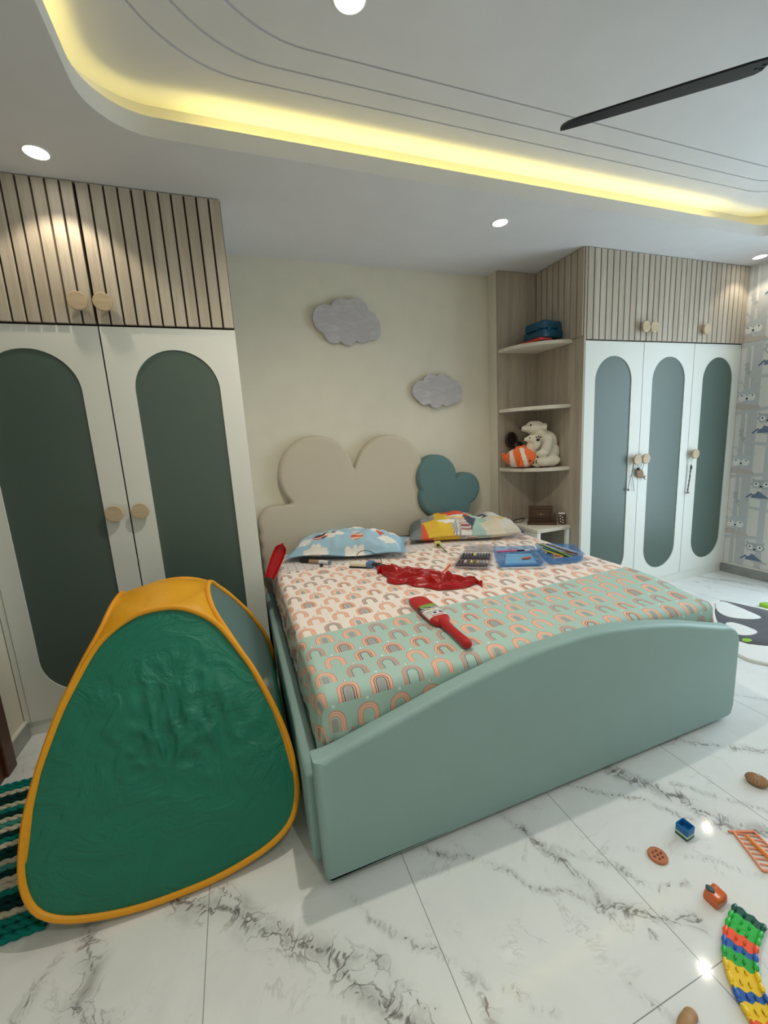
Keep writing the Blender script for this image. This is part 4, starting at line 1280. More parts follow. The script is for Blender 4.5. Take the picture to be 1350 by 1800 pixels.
dev = thing('gadget', 'cream handheld gadget with a blue end beside the red cloth', 'gadget', (.70, 2.44, on_bed(.70, 2.44)))
Md = Matrix.Translation((.690, 2.448, on_bed(.69, 2.45) + .001)) @ Matrix.Rotation(R(-40), 4, 'Z')
bm = bmesh.new(); box(bm, -.075, .045, -.026, .026, .004, .034, bev=.012, seg=4, M=Md); obj('shell', bm, plain('cream_plastic', (230, 222, 200), .4), dev)
bm = bmesh.new(); box(bm, .040, .085, -.028, .028, .002, .040, bev=.008, seg=3, M=Md); obj('blue_end', bm, plain('slate_blue_plastic', (88, 118, 160), .4), dev)
bm = bmesh.new(); box(bm, -.078, .045, -.028, .028, 0, .006, bev=.002, M=Md); obj('dark_base', bm, M_black, dev)
bm = bmesh.new(); tube(bm, spline([(.665, 2.50, on_bed(.66, 2.5) + .03), (.70, 2.53, .725), (.755, 2.50, .735), (.80, 2.42, .71), (.80, 2.37, .685)], 30), .0022, 6)
o = obj('cable', bm, M_black); setp(o, 'thin black cable looping over the cream gadget', 'cable')
bm = bmesh.new(); tube(bm, spline([(1.13, 3.02, on_bed(1.13, 3.0) + .004), (1.20, 3.03, on_bed(1.2, 3.0) + .006), (1.27, 3.02, on_bed(1.27, 3.0) + .004)], 16), .0035, 6)
o = obj('cable', bm, M_black); setp(o, 'short black cord between the two pillows', 'cable')

# sharpener block, green pencil, orange pencil
sh = thing('sharpener', 'pale yellow pencil sharpener in front of the patchwork pillow', 'sharpener', (1.315, 2.60, on_bed(1.315, 2.60)))
Ms = Matrix.Translation((1.318, 2.605, on_bed(1.318, 2.6) + .001)) @ Matrix.Rotation(R(-20), 4, 'Z')
bm = bmesh.new(); box(bm, -.024, .024, -.02, .02, 0, .040, bev=.006, seg=3, M=Ms); obj('body', bm, plain('pale_yellow_plastic', (214, 204, 130), .45), sh)
bm = bmesh.new(); lathe(bm, [(.009, 0), (.011, .001), (.011, .003), (.006, .003), (.006, .001)], 18, Ms @ Matrix.Translation((0, -.020, .018)) @ Matrix.Rotation(R(90), 4, 'X')); obj('pencil_hole_rim', bm, M_black, sh)
M_pw = plain('pencil_bare_wood', (226, 190, 140), .6)
def pencil(label, a, b, col, group=None, r=.0042, name='pencil'):
    mt = plain('pencil_%d_%d_%d' % col, col, .4)
    return pen(name, label, 'pencil', a, b, r, [('barrel', .88, mt, 1.0), ('wood_cone', .97, M_pw, (1.0, .35)), ('lead', 1.0, plain('lead_%d_%d_%d' % col, tuple(int(c * .5) for c in col), .5), (.35, .06))], group, seg=6)
pencil('dark green pencil poking towards the camera from the pale sharpener', (1.318, 2.575, zb(1.318, 2.57, .016)), (1.296, 2.41, zb(1.296, 2.41, .005)), (60, 110, 50))
pencil('orange pencil with dark tip behind the right of the red cloth', (1.085, 2.09, zb(1.085, 2.09, .006)), (1.20, 2.20, zb(1.20, 2.20, .005)), (226, 92, 50), r=.005)

# clear plastic tray of oil pastels with its see-through lid
M_clear, t, p = newmat('clear_plastic')
p.inputs['Base Color'].default_value = (.75, .74, .74, 1); p.inputs['Roughness'].default_value = .15
tr = t.nodes.new('ShaderNodeBsdfTransparent'); tr.inputs[0].default_value = (.86, .85, .86, 1); mx = t.nodes.new('ShaderNodeMixShader'); mx.inputs[0].default_value = .72
t.links.new(p.outputs[0], mx.inputs[1]); t.links.new(tr.outputs[0], mx.inputs[2]); t.links.new(mx.outputs[0], t.nodes['Material Output'].inputs[0])
def quad_tray(name, q, z, hgt, th, m, parent, flare=.008):
    """open tray over a floor quad (front-left, front-right, back-right, back-left)"""
    c = sum((Vector((x, y, 0)) for x, y in q), Vector()) / 4
    def ring(s, h): return [(c.x + (x - c.x) * s, c.y + (y - c.y) * s, z + h) for x, y in q]
    def rnd(L, rad=.18):
        o = []
        for i in range(4):
            p0, p1, p2 = Vector(L[i - 1]), Vector(L[i]), Vector(L[(i + 1) % 4])
            a, b = p1.lerp(p0, rad), p1.lerp(p2, rad)
            for k in range(6):
                u = k / 5; o.append(tuple((1 - u) ** 2 * a + 2 * u * (1 - u) * p1 + u * u * b))
        return o
    k = .94
    bm = bmesh.new()
    loft(bm, [rnd(ring(k, 0)), rnd(ring(1 - .01, hgt)), rnd(ring(1.03, hgt)), rnd(ring(1.03, hgt - .0015)), rnd(ring(1, hgt - .0015)), ], cap0=True)
    rr = [rnd(ring(k * .97, .002)), rnd(ring(.97, hgt))]
    loft(bm, rr, cap0=True)
    return obj(name, bm, m, parent, angle=40)
q = [(1.170, 2.125), (1.342, 1.998), (1.555, 2.268), (1.390, 2.378)]
zt = max(on_bed(x, y) for x, y in q)
tr_ = thing('pastel_tray', 'clear plastic tray holding two rows of oil pastels', 'tray', (1.40, 2.18, zt))
quad_tray('tray', q, zt, .014, .001, M_clear, tr_)
ql = [(1.415, 2.400), (1.585, 2.285), (1.700, 2.420), (1.535, 2.520)]
zl = max(on_bed(x, y) for x, y in ql)
o = quad_tray('tray_lid', ql, zl, .010, .001, M_clear, None); setp(o, 'empty clear tray lid between pastels and patchwork pillow', 'lid')
def bil(q, u, v):
    a = Vector((*q[0], 0)).lerp(Vector((*q[1], 0)), u); b = Vector((*q[3], 0)).lerp(Vector((*q[2], 0)), u); return a.lerp(b, v)
pcols = [('maroon', (96, 40, 46)), ('dark brown', (66, 46, 38)), ('pale pink', (220, 190, 186)), ('brown', (104, 66, 48)), ('yellow', (226, 204, 70)), ('olive', (110, 104, 60)), ('tan', (196, 160, 130)), ('grey', (140, 140, 142)), ('pale blue', (150, 166, 190)), ('salmon', (226, 170, 148)),
         ('charcoal', (48, 48, 52)), ('slate', (80, 88, 100)), ('navy', (40, 48, 80)), ('black', (30, 30, 32)), ('lemon', (232, 214, 70)), ('dark teal', (30, 84, 86)), ('teal', (36, 110, 108)), ('green', (50, 96, 62)), ('dark green', (32, 66, 46)), ('purple', (72, 52, 90))]
ords = ['leftmost', 'second', 'third', 'fourth', 'fifth', 'sixth', 'seventh', 'eighth', 'ninth', 'rightmost']
M_wrap = plain('pastel_wrapper', (84, 78, 84), .6)
for i, (nm, c) in enumerate(pcols):
    r_, k = divmod(i, 10)
    u = .09 + .82 * k / 9; v0, v1 = (.08, .42) if r_ == 0 else (.55, .89)
    a, b = bil(q, u, v0), bil(q, u, v1)
    a.z = b.z = zt + .0095
    where = ('%s in the front row' if r_ == 0 else '%s in the rear row') % ords[k]
    if k in (0, 9): where = 'at the %s end of the %s row' % ('left' if k == 0 else 'right', 'front' if r_ == 0 else 'rear')
    else: where = '%s from the left in the %s row' % (ords[k], 'front' if r_ == 0 else 'rear')
    pen('oil_pastel', '%s oil pastel %s of the clear tray' % (nm, where), 'pastel', a, b, .0072, [('wrapper', .45, M_wrap, 1.0), ('stick', .96, plain('pastel_' + nm.replace(' ', '_'), c, .6), .9), ('tip', 1.0, plain('pastel_' + nm.replace(' ', '_'), c, .6), (.9, .5))], 'oil pastels in the clear tray', seg=8)

# blue see-through pencil case, opened into two halves
M_bclear, t, p = newmat('blue_clear_plastic')
p.inputs['Base Color'].default_value = (*s2l(120, 168, 222), 1); p.inputs['Roughness'].default_value = .12
tr = t.nodes.new('ShaderNodeBsdfTransparent'); tr.inputs[0].default_value = (.80, .91, 1, 1); mx = t.nodes.new('ShaderNodeMixShader'); mx.inputs[0].default_value = .68
t.links.new(p.outputs[0], mx.inputs[1]); t.links.new(tr.outputs[0], mx.inputs[2]); t.links.new(mx.outputs[0], t.nodes['Material Output'].inputs[0])
q1 = [(1.405, 2.000), (1.660, 1.880), (1.835, 2.215), (1.605, 2.335)]
q2 = [(1.690, 1.895), (1.930, 1.850), (2.055, 2.070), (1.860, 2.230)]
zc = max(on_bed(x, y) for x, y in q1 + q2) + .001
case = thing('pencil_case', 'open translucent blue pencil case near the right edge of the bed', 'pencil case', (1.72, 2.06, zc))
quad_tray('left_half', q1, zc, .028, .002, M_bclear, case)
quad_tray('right_half', q2, zc, .040, .002, M_bclear, case)
bm = bmesh.new(); tube(bm, [(1.672, 1.892, zc + .024), (1.845, 2.222, zc + .024)], .004, 8); obj('hinge', bm, M_bclear, case)
bm = bmesh.new()
pq = [bil(q1, u, v) for u, v in ((.16, .10), (.86, .12), (.88, .72), (.30, .74))]
prism(bm, [(p_.x, p_.y) for p_ in pq], XY, zc + .0035, zc + .0055)
o = obj('paper_sheet', bm, plain('sky_blue_paper', (120, 176, 220), .7)); setp(o, 'sky blue sheet lying in the left half of the pencil case', 'paper')
b0, b1 = bil(q1, .08, .80), bil(q1, .88, .80)
pen('paint_brush', 'pink paint brush with black and white end in the pencil case', 'brush', (b0.x, b0.y, zc + .014), (b1.x, b1.y, zc + .020), .0058, [('pink_handle', .62, plain('pink_lacquer', (226, 80, 120), .35), 1.0), ('ferrule', .84, M_black, 1.05), ('white_tip', 1.0, M_white_pl, .8)])
b0, b1 = bil(q1, .60, .36), bil(q1, .80, .42)
pen('crayon', 'short orange crayon on the sky blue sheet', 'crayon', (b0.x, b0.y, zc + .0135), (b1.x, b1.y, zc + .0135), .0075, [('stick', .85, plain('orange_crayon', (206, 104, 62), .6), 1.0), ('tip', 1.0, plain('orange_crayon', (206, 104, 62), .6), (1.0, .4))])
bm = bmesh.new(); b0, b1 = bil(q1, .10, .03), bil(q1, .95, .03); tube(bm, [(b0.x - .01, b0.y - .015, zc + .003), (b1.x - .01, b1.y - .015, zc + .003)], .0035, 6)
o = obj('white_stick', bm, M_white_pl); setp(o, 'thin white stick along the front of the pencil case', 'stick')
pl = [('dark green', (24, 74, 50), (.05, .95), (.62, .16), .048), ('light green', (150, 190, 70), (.06, .94), (.70, .10), .050), ('bottle green', (30, 86, 62), (.10, .82), (.56, .24), .034), ('yellow', (222, 190, 60), (.08, .70), (.50, .30), .030), ('orange', (232, 120, 50), (.24, .34), (.62, .40), .022),
      ('brown', (112, 74, 52), (.20, .92), (.90, .34), .050), ('tan', (200, 150, 110), (.40, .66), (.90, .52), .020), ('grey', (120, 116, 120), (.40, .58), (.95, .20), .026), ('blue', (60, 110, 190), (.14, .12), (.80, .08), .016), ('salmon', (236, 160, 130), (.22, .26), (.56, .30), .014), ('black', (34, 34, 38), (.10, .54), (.70, .50), .020)]
for nm, c, s, e, hh in pl:
    a, b = bil(q2, *s), bil(q2, *e)
    a.z = zc + hh; b.z = zc + .009 + hh * .25
    pencil('%s coloured pencil in the right half of the pencil case' % nm, b, a, c, 'coloured pencils in the pencil case', .0048)

# ================================================================== SHELF AND NIGHTSTAND THINGS
# nightstand
ns = thing('nightstand', 'small white bedside table in the corner under the curved shelves', 'side table', (2.36, 2.80, 0))
NX0, NX1, NY0, NY1, NZ = 2.185, 2.517, 2.575, 2.985, .668
bm = bmesh.new(); box(bm, NX0, NX1, NY0, NY1, NZ - .028, NZ, bev=.003); obj('top', bm, M_shelf, ns)
for x in (NX0 + .004, NX1 - .034):
    for y in (NY0 + .004, NY1 - .034):
        bm = bmesh.new(); box(bm, x, x + .03, y, y + .03, 0, NZ - .027, bev=.002); obj('leg', bm, M_lam_white, ns)
bm = bmesh.new(); box(bm, NX0 + .006, NX0 + .02, NY0 + .034, NY1 - .034, .18, NZ - .028); obj('side_board', bm, M_lam_white, ns)
bm = bmesh.new(); box(bm, NX0 + .02, NX1 - .02, NY1 - .02, NY1 - .008, .18, NZ - .028); obj('back_board', bm, plain('nightstand_back_grey', (120, 130, 134), .6), ns)
bm = bmesh.new(); box(bm, NX0 + .02, NX1 - .012, NY0 + .012, NY1 - .02, .18, .2); obj('lower_shelf', bm, M_lam_white, ns)

M_bw = wood('walnut_box', (66, 44, 28), (86, 60, 38), (46, 30, 20), 'x', 2, .5)
mb = thing('wooden_box', 'dark brown wooden box with a framed front on the bedside table', 'box', (2.36, 2.73, NZ), R(-41))
Mb = Matrix.Translation((2.372, 2.745, NZ)) @ Matrix.Rotation(R(-38), 4, 'Z')
mb.location = (2.372, 2.745, NZ); mb.rotation_euler = (0, 0, R(-38))
bm = bmesh.new(); box(bm, -.115, .115, -.05, .02, .001, .022, bev=.003, M=Mb); obj('base_board', bm, M_bw, mb)
bm = bmesh.new(); box(bm, -.105, .085, -.010, .028, .022, .150, bev=.003, M=Mb); obj('case', bm, M_bw, mb)
bm = bmesh.new()
for x0, x1, z0, z1 in ((-.105, .085, .132, .150), (-.105, .085, .022, .040), (-.105, -.087, .04, .132), (.067, .085, .04, .132)):
    box(bm, x0, x1, -.017, -.009, z0, z1, bev=.002, M=Mb)
obj('front_frame', bm, M_bw, mb)
bm = bmesh.new(); lathe(bm, [(.010, 0), (.012, .002), (.008, .006), (0, .007)], 20, Mb @ Matrix.Translation((-.01, -.010, .084)) @ Matrix.Rotation(R(90), 4, 'X')); obj('clasp', bm, plain('brass', (150, 130, 90), .35, metal=1), mb)
bm = bmesh.new(); box(bm, -.035, .02, -.012, -.0095, .080, .088, M=Mb); obj('carved_bar', bm, plain('pale_carving', (120, 100, 78), .6), mb)
dm = thing('dice_tower', 'small brown domino block with white pips beside the wooden box', 'domino', (2.487, 2.655, NZ), R(-38))
Md = Matrix.Translation((2.484, 2.640, NZ)) @ Matrix.Rotation(R(-38), 4, 'Z'); dm.location = (2.484, 2.640, NZ)
bm = bmesh.new(); box(bm, -.024, .024, -.014, .014, .001, .098, bev=.003, M=Md); obj('block', bm, plain('dark_brown_wood', (84, 60, 44), .5), dm)
bm = bmesh.new(); box(bm, -.025, .025, -.015, .015, .090, .099, bev=.002, M=Md); obj('white_top', bm, M_white_pl, dm)
bm = bmesh.new()
for x, z in ((-.012, .074), (.004, .064), (-.010, .050), (.008, .040), (-.008, .026), (.010, .018)):
    lathe(bm, [(.0048, 0), (.0048, .0015), (0, .002)], 12, Md @ Matrix.Translation((x, -.0138, z)) @ Matrix.Rotation(R(90), 4, 'X'))
obj('pips', bm, M_white_pl, dm)
bm = bmesh.new(); tube(bm, spline([(2.21, 2.92, NZ + .004), (2.25, 2.86, NZ + .012), (2.31, 2.90, NZ + .022), (2.35, 2.94, NZ + .020), (2.30, 2.96, NZ + .014), (2.24, 2.95, NZ + .004)], 40), .0035, 6)
o = obj('cable', bm, M_black); setp(o, 'coiled dark cable behind the wooden box on the bedside table', 'cable')

# toy case on the top shelf
Z1 = 2.112
tb = thing('toy_case', 'dark blue plastic toy case on the top curved shelf', 'toy case', (2.39, 2.77, Z1))
Mt = Matrix.Translation((2.395, 2.775, Z1)) @ Matrix.Rotation(R(6), 4, 'Z')
M_tb = plain('petrol_blue_plastic', (14, 78, 106), .3, .5)
bm = bmesh.new(); box(bm, -.105, .102, -.105, .105, .030, .090, bev=.014, seg=3, M=Mt); obj('lower_shell', bm, M_tb, tb)
bm = bmesh.new(); box(bm, -.102, .099, -.100, .100, .086, .158, bev=.026, seg=4, M=Mt); obj('lid', bm, M_tb, tb)
for x in (-.05, .05):
    bm = bmesh.new(); box(bm, x - .015, x + .015, -.111, -.098, .070, .104, bev=.003, M=Mt); obj('latch', bm, M_tb, tb)
bm = bmesh.new(); tube(bm, [Mt @ Vector(p_) for p_ in ((-.103, -.05, .09), (-.121, -.045, .095), (-.121, .045, .095), (-.103, .05, .09))], .006, 8); obj('handle', bm, M_tb, tb)
bm = bmesh.new(); Mt2 = Matrix.Translation((2.345, 2.80, Z1)) @ Matrix.Rotation(R(6), 4, 'Z')
box(bm, -.075, .05, -.12, .09, .011, .029, bev=.003, M=Mt2); o = obj('red_box', bm, plain('red_card', (204, 60, 52), .5)); setp(o, 'flat red box under the dark blue toy case', 'box')
bm = bmesh.new(); Mt3 = Matrix.Translation((2.315, 2.83, Z1)) @ Matrix.Rotation(R(-42), 4, 'Z')
box(bm, -.115, .10, -.07, .07, .001, .010, bev=.003, M=Mt3); o = obj('dark_folder', bm, plain('dark_slate_plastic', (44, 56, 62), .5)); setp(o, 'thin dark folder at the bottom of the stack on the top shelf', 'folder')

# polar bear with cub, clownfish cushion, dark toy behind
Z3 = 1.146
M_fur = plain('white_plush', (222, 214, 196), .95, .1, grain=.9, gscale=240, var=.05, sheen=.4)
M_nose = plain('black_plush', (26, 24, 26), .6)
bear = thing('polar_bear_plush', 'white polar bear soft toy hugging a cub on the third shelf', 'soft toy', (2.43, 2.78, Z3))
bx, by, bz = 0, 0, 0
MB = Matrix.Translation((2.378, 2.790, Z3)) @ Matrix.Rotation(R(-38), 4, 'Z') @ Matrix.Diagonal((1.10, 1.0, 1.0, 1))
def bp(x, y, z): return (bx + x, by + y, bz + z)
me = blob([(bp(.04, .02, .115), (.105, .095, .115)), (bp(.045, .01, .20), (.082, .080, .095)), (bp(.00, -.005, .275), (.062, .062, .06)),
           (bp(-.030, -.015, .320), (.070, .060, .058)), (bp(-.088, -.025, .318), (.044, .034, .029), (0, 8, 0)), (bp(-.045, -.02, .342), (.05, .045, .036)),
           (bp(.075, -.05, .055), (.07, .05, .05)), (bp(.035, -.085, .05), (.065, .04, .042), (0, 0, 20)),
           (bp(.055, -.06, .215), (.040, .042, .05)), (bp(.045, -.085, .155), (.034, .034, .062), (0, 25, 0)), (bp(.015, -.10, .115), (.045, .032, .030), (0, -10, 0)),
           (bp(.02, .06, .05), (.09, .05, .05)), (bp(.035, .035, .335), (.024, .014, .024)), (bp(.030, -.062, .322), (.024, .014, .022))], .0055, 7)
me.transform(MB); setp(link('body', me, M_fur, bear), 'adult bear body')
me = blob([(bp(-.055, -.055, .15), (.045, .042, .07)), (bp(-.055, -.065, .232), (.040, .038, .036)), (bp(-.090, -.075, .232), (.024, .020, .017)), (bp(-.025, -.080, .245), (.018, .014, .02)), (bp(-.06, -.03, .262), (.012, .01, .014)), (bp(-.02, -.09, .19), (.026, .022, .048), (0, 20, 0)), (bp(-.075, -.08, .10), (.03, .03, .045))], .005, 6)
me.transform(MB); setp(link('cub', me, M_fur, bear), 'smaller cub held in front')
def spot_(name, lab, items):
    bm = bmesh.new()
    for c, r in items: bmesh.ops.create_icosphere(bm, subdivisions=2, radius=1, matrix=MB @ Matrix.Translation(bp(*c)) @ Matrix.Diagonal((r[0], r[1], r[2], 1)))
    setp(obj(name, bm, M_nose, bear), lab)
spot_('nose', 'black nose of the adult bear', [((-.131, -.026, .326), (.012, .012, .010))])
spot_('nose', 'black nose of the cub', [((-.113, -.082, .236), (.008, .008, .007))])
spot_('eye', 'dark eye of the adult bear', [((-.062, -.070, .345), (.007, .006, .007))])
spot_('eye', 'dark eye of the cub', [((-.068, -.099, .245), (.005, .004, .005))])
spot_('paw_pad', 'black pads on the raised paw', [((-.012, -.112, .225), (.014, .006, .011)), ((-.022, -.110, .246), (.006, .004, .006)), ((-.008, -.110, .250), (.006, .004, .006)), ((.006, -.110, .244), (.006, .004, .006))])
spot_('paw_pad', 'black pads on the foot', [((-0.013, -.107, .050), (.017, .007, .018)), ((-0.037, -.101, .078), (.010, .006, .010)), ((-0.013, -.104, .090), (.010, .006, .011)), ((0.011, -.102, .080), (.010, .006, .010)), ((-0.043, -.102, .044), (.009, .006, .010)), ((0.015, -.103, .042), (.009, .006, .010))])
bm = bmesh.new(); bmesh.ops.create_icosphere(bm, subdivisions=3, radius=1, matrix=MB @ Matrix.Translation(bp(-.013, -.086, .060)) @ Matrix.Diagonal((.050, .022, .055, 1)))
obj('foot', bm, M_fur, bear)

fish = thing('clownfish_cushion', 'orange and white striped fish soft toy left of the polar bear', 'soft toy', (2.225, 2.79, Z3))
fx, fy, fz = 2.218, 2.822, Z3
FR = Matrix.Translation((fx, fy, fz)) @ Matrix.Rotation(R(-38), 4, 'Z')
ORG, WHT = s2l(240, 108, 38), s2l(232, 220, 208)
bm = bmesh.new(); bmesh.ops.create_uvsphere(bm, u_segments=96, v_segments=64, radius=1)
for v in bm.verts:
    x, y, z = v.co; k = 1 - .10 * max(0, -x)
    v.co = Vector((x * .125, y * .085 * k, .086 + z * .085 * (k if z > 0 else 1)))
    if v.co.z < .012: v.co.z = .012 - (.012 - v.co.z) * .5
me = finish(bm, True, 180)
def fishcol(co):
    x, z = co.x + .25 * (co.z - .08) * 0, co.z
    q = co.x - .18 * (z - .08) * -1
    b1 = abs(q + .065) < .019 + .004 * math.sin(40 * z); b2 = abs(q - .030 - .10 * (.08 - z)) < .017
    return WHT if (b1 or b2) else ORG
paint(me, fishcol); me.transform(FR)
link('body', me, painted('orange_white_plush', .95, sheen=.4), fish)
M_or = plain('orange_plush', (240, 108, 38), .95, .1, grain=.5, gscale=240, sheen=.4)
me = blob([((-.005, 0, .168), (.038, .016, .016)), ((.025, 0, .172), (.018, .014, .018))], .004, 4); me.transform(FR); link('back_fin', me, M_or, fish)
me = blob([((-.128, 0, .09), (.018, .014, .038), (0, -15, 0)), ((-.135, 0, .115), (.016, .012, .02))], .004, 4); me.transform(FR); link('tail_fin', me, M_or, fish)
me = blob([((.008, -.088, .052), (.016, .010, .024), (0, 15, 0)), ((.0, -.094, .035), (.012, .009, .014))], .004, 4); me.transform(FR); link('side_fin', me, M_or, fish)
bm = bmesh.new(); bmesh.ops.create_icosphere(bm, subdivisions=2, radius=1, matrix=FR @ Matrix.Translation((.073, -.070, .062)) @ Matrix.Diagonal((.008, .006, .008, 1))); obj('eye', bm, M_nose, fish)

dt = thing('goggles', 'dark brown toy goggles behind the fish and polar bear', 'toy', (2.27, 2.92, Z3))
M_dt = plain('dark_brown_plastic', (52, 36, 34), .4)
bm = bmesh.new(); Mg = Matrix.Translation((2.235, 2.965, Z3 + .235)) @ Matrix.Rotation(R(-20), 4, 'Y')
tube(bm, [Mg @ Vector((.05 * math.cos(a), 0, .055 * math.sin(a))) for a in np.linspace(0, 2 * PI, 24, endpoint=False)], .012, 8, True); obj('rim', bm, M_dt, dt)
bm = bmesh.new(); lathe(bm, [(.045, 0), (.045, .003), (0, .004)], 24, Mg @ Matrix.Rotation(R(90), 4, 'X')); obj('lens', bm, plain('smoky_lens', (44, 34, 36), .15), dt)
me = blob([((2.30, 2.955, Z3 + .17), (.05, .026, .05)), ((2.33, 2.955, Z3 + .066), (.05, .03, .07)), ((2.335, 2.95, Z3 + .11), (.03, .025, .06))], .006, 5); link('body', me, M_dt, dt)

# key charms hanging on the knobs of the right wardrobe
M_cord = plain('grey_cord', (126, 124, 122), .7)
bm = bmesh.new()
tube(bm, spline([(3.062, 2.476, 1.158), (3.060, 2.482, 1.09), (3.058, 2.488, 1.04), (3.040, 2.490, .98), (3.032, 2.490, .925)], 24), .0022, 6)
tube(bm, spline([(3.064, 2.476, 1.158), (3.068, 2.482, 1.09), (3.062, 2.488, 1.04), (3.085, 2.490, .97), (3.098, 2.490, .90)], 24), .0022, 6)
kc = thing('cord_loop', 'grey cord hanging from the knob of the first right-hand door', 'cord', (3.06, 2.48, .90))
obj('cord', bm, M_cord, kc)
bm = bmesh.new(); bmesh.ops.create_icosphere(bm, subdivisions=2, radius=.010, matrix=Matrix.Translation((3.031, 2.488, .918))); obj('bead', bm, M_cord, kc)
ch = thing('fish_charm', 'brown carved fish charm hanging from the middle wardrobe knob', 'keychain', (3.15, 2.47, .98))
pts = circles_outline([(0, 0, .034), (.016, -.014, .026), (-.014, .012, .028), (.034, -.030, .012)], 50, (0, 0)); pts = [(3.142 + a, 1.045 + b) for a, b in pts]
bm = bmesh.new(); prism(bm, pts, XZ, 2.476, 2.488, bev=.004); obj('fish_body', bm, plain('carved_brown_wood', (138, 108, 76), .6, var=.2), ch)
bm = bmesh.new(); prism(bm, [(3.178, 1.012), (3.215, 1.02), (3.200, 1.004), (3.212, .985)], XZ, 2.478, 2.486); obj('tail', bm, plain('carved_brown_wood', (138, 108, 76), .6), ch)
bm = bmesh.new(); bmesh.ops.create_icosphere(bm, subdivisions=2, radius=.013, matrix=Matrix.Translation((3.122, 2.48, 1.082))); obj('black_bead', bm, M_black, ch)
bm = bmesh.new(); tube(bm, spline([(3.170, 2.474, 1.160), (3.150, 2.476, 1.11), (3.122, 2.479, 1.085)], 10), .0018, 6); tube(bm, spline([(3.182, 2.474, 1.160), (3.176, 2.476, 1.11), (3.160, 2.479, 1.075)], 10), .0018, 6); obj('cord', bm, M_cord, ch)
st = thing('hanging_strap', 'thin grey strap with a green bead hanging from the third door knob', 'keychain', (3.75, 2.48, .82))
bm = bmesh.new(); tube(bm, [(3.757, 2.474, 1.16), (3.752, 2.478, 1.07)], .002, 6); tube(bm, [(3.768, 2.474, 1.16), (3.755, 2.478, 1.07)], .002, 6); obj('cord', bm, M_white_pl, st)
bm = bmesh.new(); tube(bm, spline([(3.753, 2.479, 1.07), (3.752, 2.48, 1.03), (3.748, 2.48, .95), (3.742, 2.481, .90), (3.735, 2.482, .83)], 20), [.004 + .003 * math.sin(k) ** 2 for k in range(20)], 8); obj('braid', bm, plain('taupe_braid', (120, 104, 98), .8), st)
bm = bmesh.new(); bmesh.ops.create_icosphere(bm, subdivisions=2, radius=1, matrix=Matrix.Translation((3.754, 2.477, 1.045)) @ Matrix.Diagonal((.009, .008, .022, 1))); obj('green_bead', bm, plain('dark_green_bead', (38, 72, 44), .4), st)
bm = bmesh.new(); box(bm, 3.712, 3.758, 2.478, 2.486, .818, .828, bev=.002); obj('clip', bm, M_black, st)

# ================================================================== TOYS ON THE FLOOR
cube = thing('toy_block', 'small open blue and green toy block on the marble floor', 'toy block', (1.35, .82, 0), R(38))
Mc = Matrix.Translation((1.352, .825, 0)) @ Matrix.Rotation(R(4), 4, 'Z'); cube.location = (1.352, .825, 0); cube.rotation_euler = (0, 0, R(4))
a = .021
bm = bmesh.new(); box(bm, -a, a, -a, a, .001, .010, bev=.002, M=Mc); obj('green_base', bm, plain('dark_green_plastic', (40, 96, 70), .4), cube)
bm = bmesh.new(); box(bm, -a, a, -a, a, .010, .019, bev=.002, M=Mc); obj('white_band', bm, plain('mint_white_plastic', (206, 226, 206), .4), cube)
bm = bmesh.new()
lp = lambda s, z: [Mc @ Vector((x * s, y * s, z)) for x, y in rrect(-a, a, -a, a, .004, 4)]
loft(bm, [lp(1, .019), lp(1.02, .042), lp(.98, .044), lp(.86, .044), lp(.82, .042), lp(.78, .022)], cap0=True, cap1=True); obj('blue_cup', bm, plain('blue_plastic', (26, 112, 176), .35), cube)

M_bis = plain('terracotta_plastic', (196, 118, 78), .5)
dc = thing('toy_biscuit', 'round terracotta toy biscuit with holes on the floor', 'toy', (1.195, .807, 0))
bm = bmesh.new(); lathe(bm, [(0, .001), (.026, .001), (.0295, .003), (.0300, .006), (.0285, .0085), (.026, .009), (.025, .0082), (0, .0082)], 40, Matrix.Translation((1.195, .807, 0))); obj('disc', bm, M_bis, dc)
bm = bmesh.new()
for k in range(7):
    aa = k * 2 * PI / 6; rr = .014 if k < 6 else 0
    lathe(bm, [(.0045, 0), (.0040, .0012), (0, .0013)], 14, Matrix.Translation((1.195 + rr * math.cos(aa), .807 + rr * math.sin(aa), .0081)) @ Matrix.Diagonal((1, .8, 1, 1)))
setp(obj('holes', bm, plain('dark_terracotta', (104, 54, 36), .7), dc), 'dark pattern of holes')

wb = thing('wooden_rattle', 'oval ribbed wooden toy with a dark stub at the right edge', 'toy', (1.82, .85, 0))
Mw = Matrix.Translation((1.822, .862, .016)) @ Matrix.Rotation(R(-62), 4, 'Z')
bm = bmesh.new(); lathe(bm, [(0, -.015), (.022, -.014), (.030, -.008), (.033, 0), (.030, .007), (.024, .011), (.012, .0135), (0, .014)], 40, Mw @ Matrix.Diagonal((1.15, 1.0, 1, 1))); obj('disc', bm, plain('brown_wood_plain', (158, 118, 84), .5, var=.12), wb)
bm = bmesh.new()
for k in range(18):
    aa = 2 * PI * k / 18; tube(bm, [Mw @ Vector((1.15 * r_ * math.cos(aa), 1.0 * r_ * math.sin(aa), z_)) for r_, z_ in ((.006, .0138), (.016, .0135), (.026, .0105), (.0315, .0035))], .0016, 5)
obj('ribs', bm, plain('brown_wood_light', (184, 144, 104), .5), wb)
bm = bmesh.new(); tube(bm, [Mw @ Vector((.040, 0, 0)), Mw @ Vector((.055, 0, .001)), Mw @ Vector((.085, 0, 0)), Mw @ Vector((.09, 0, 0))], [.006, .008, .008, .004], 12); obj('dark_stub', bm, plain('dark_plum_plastic', (50, 34, 44), .4), wb)

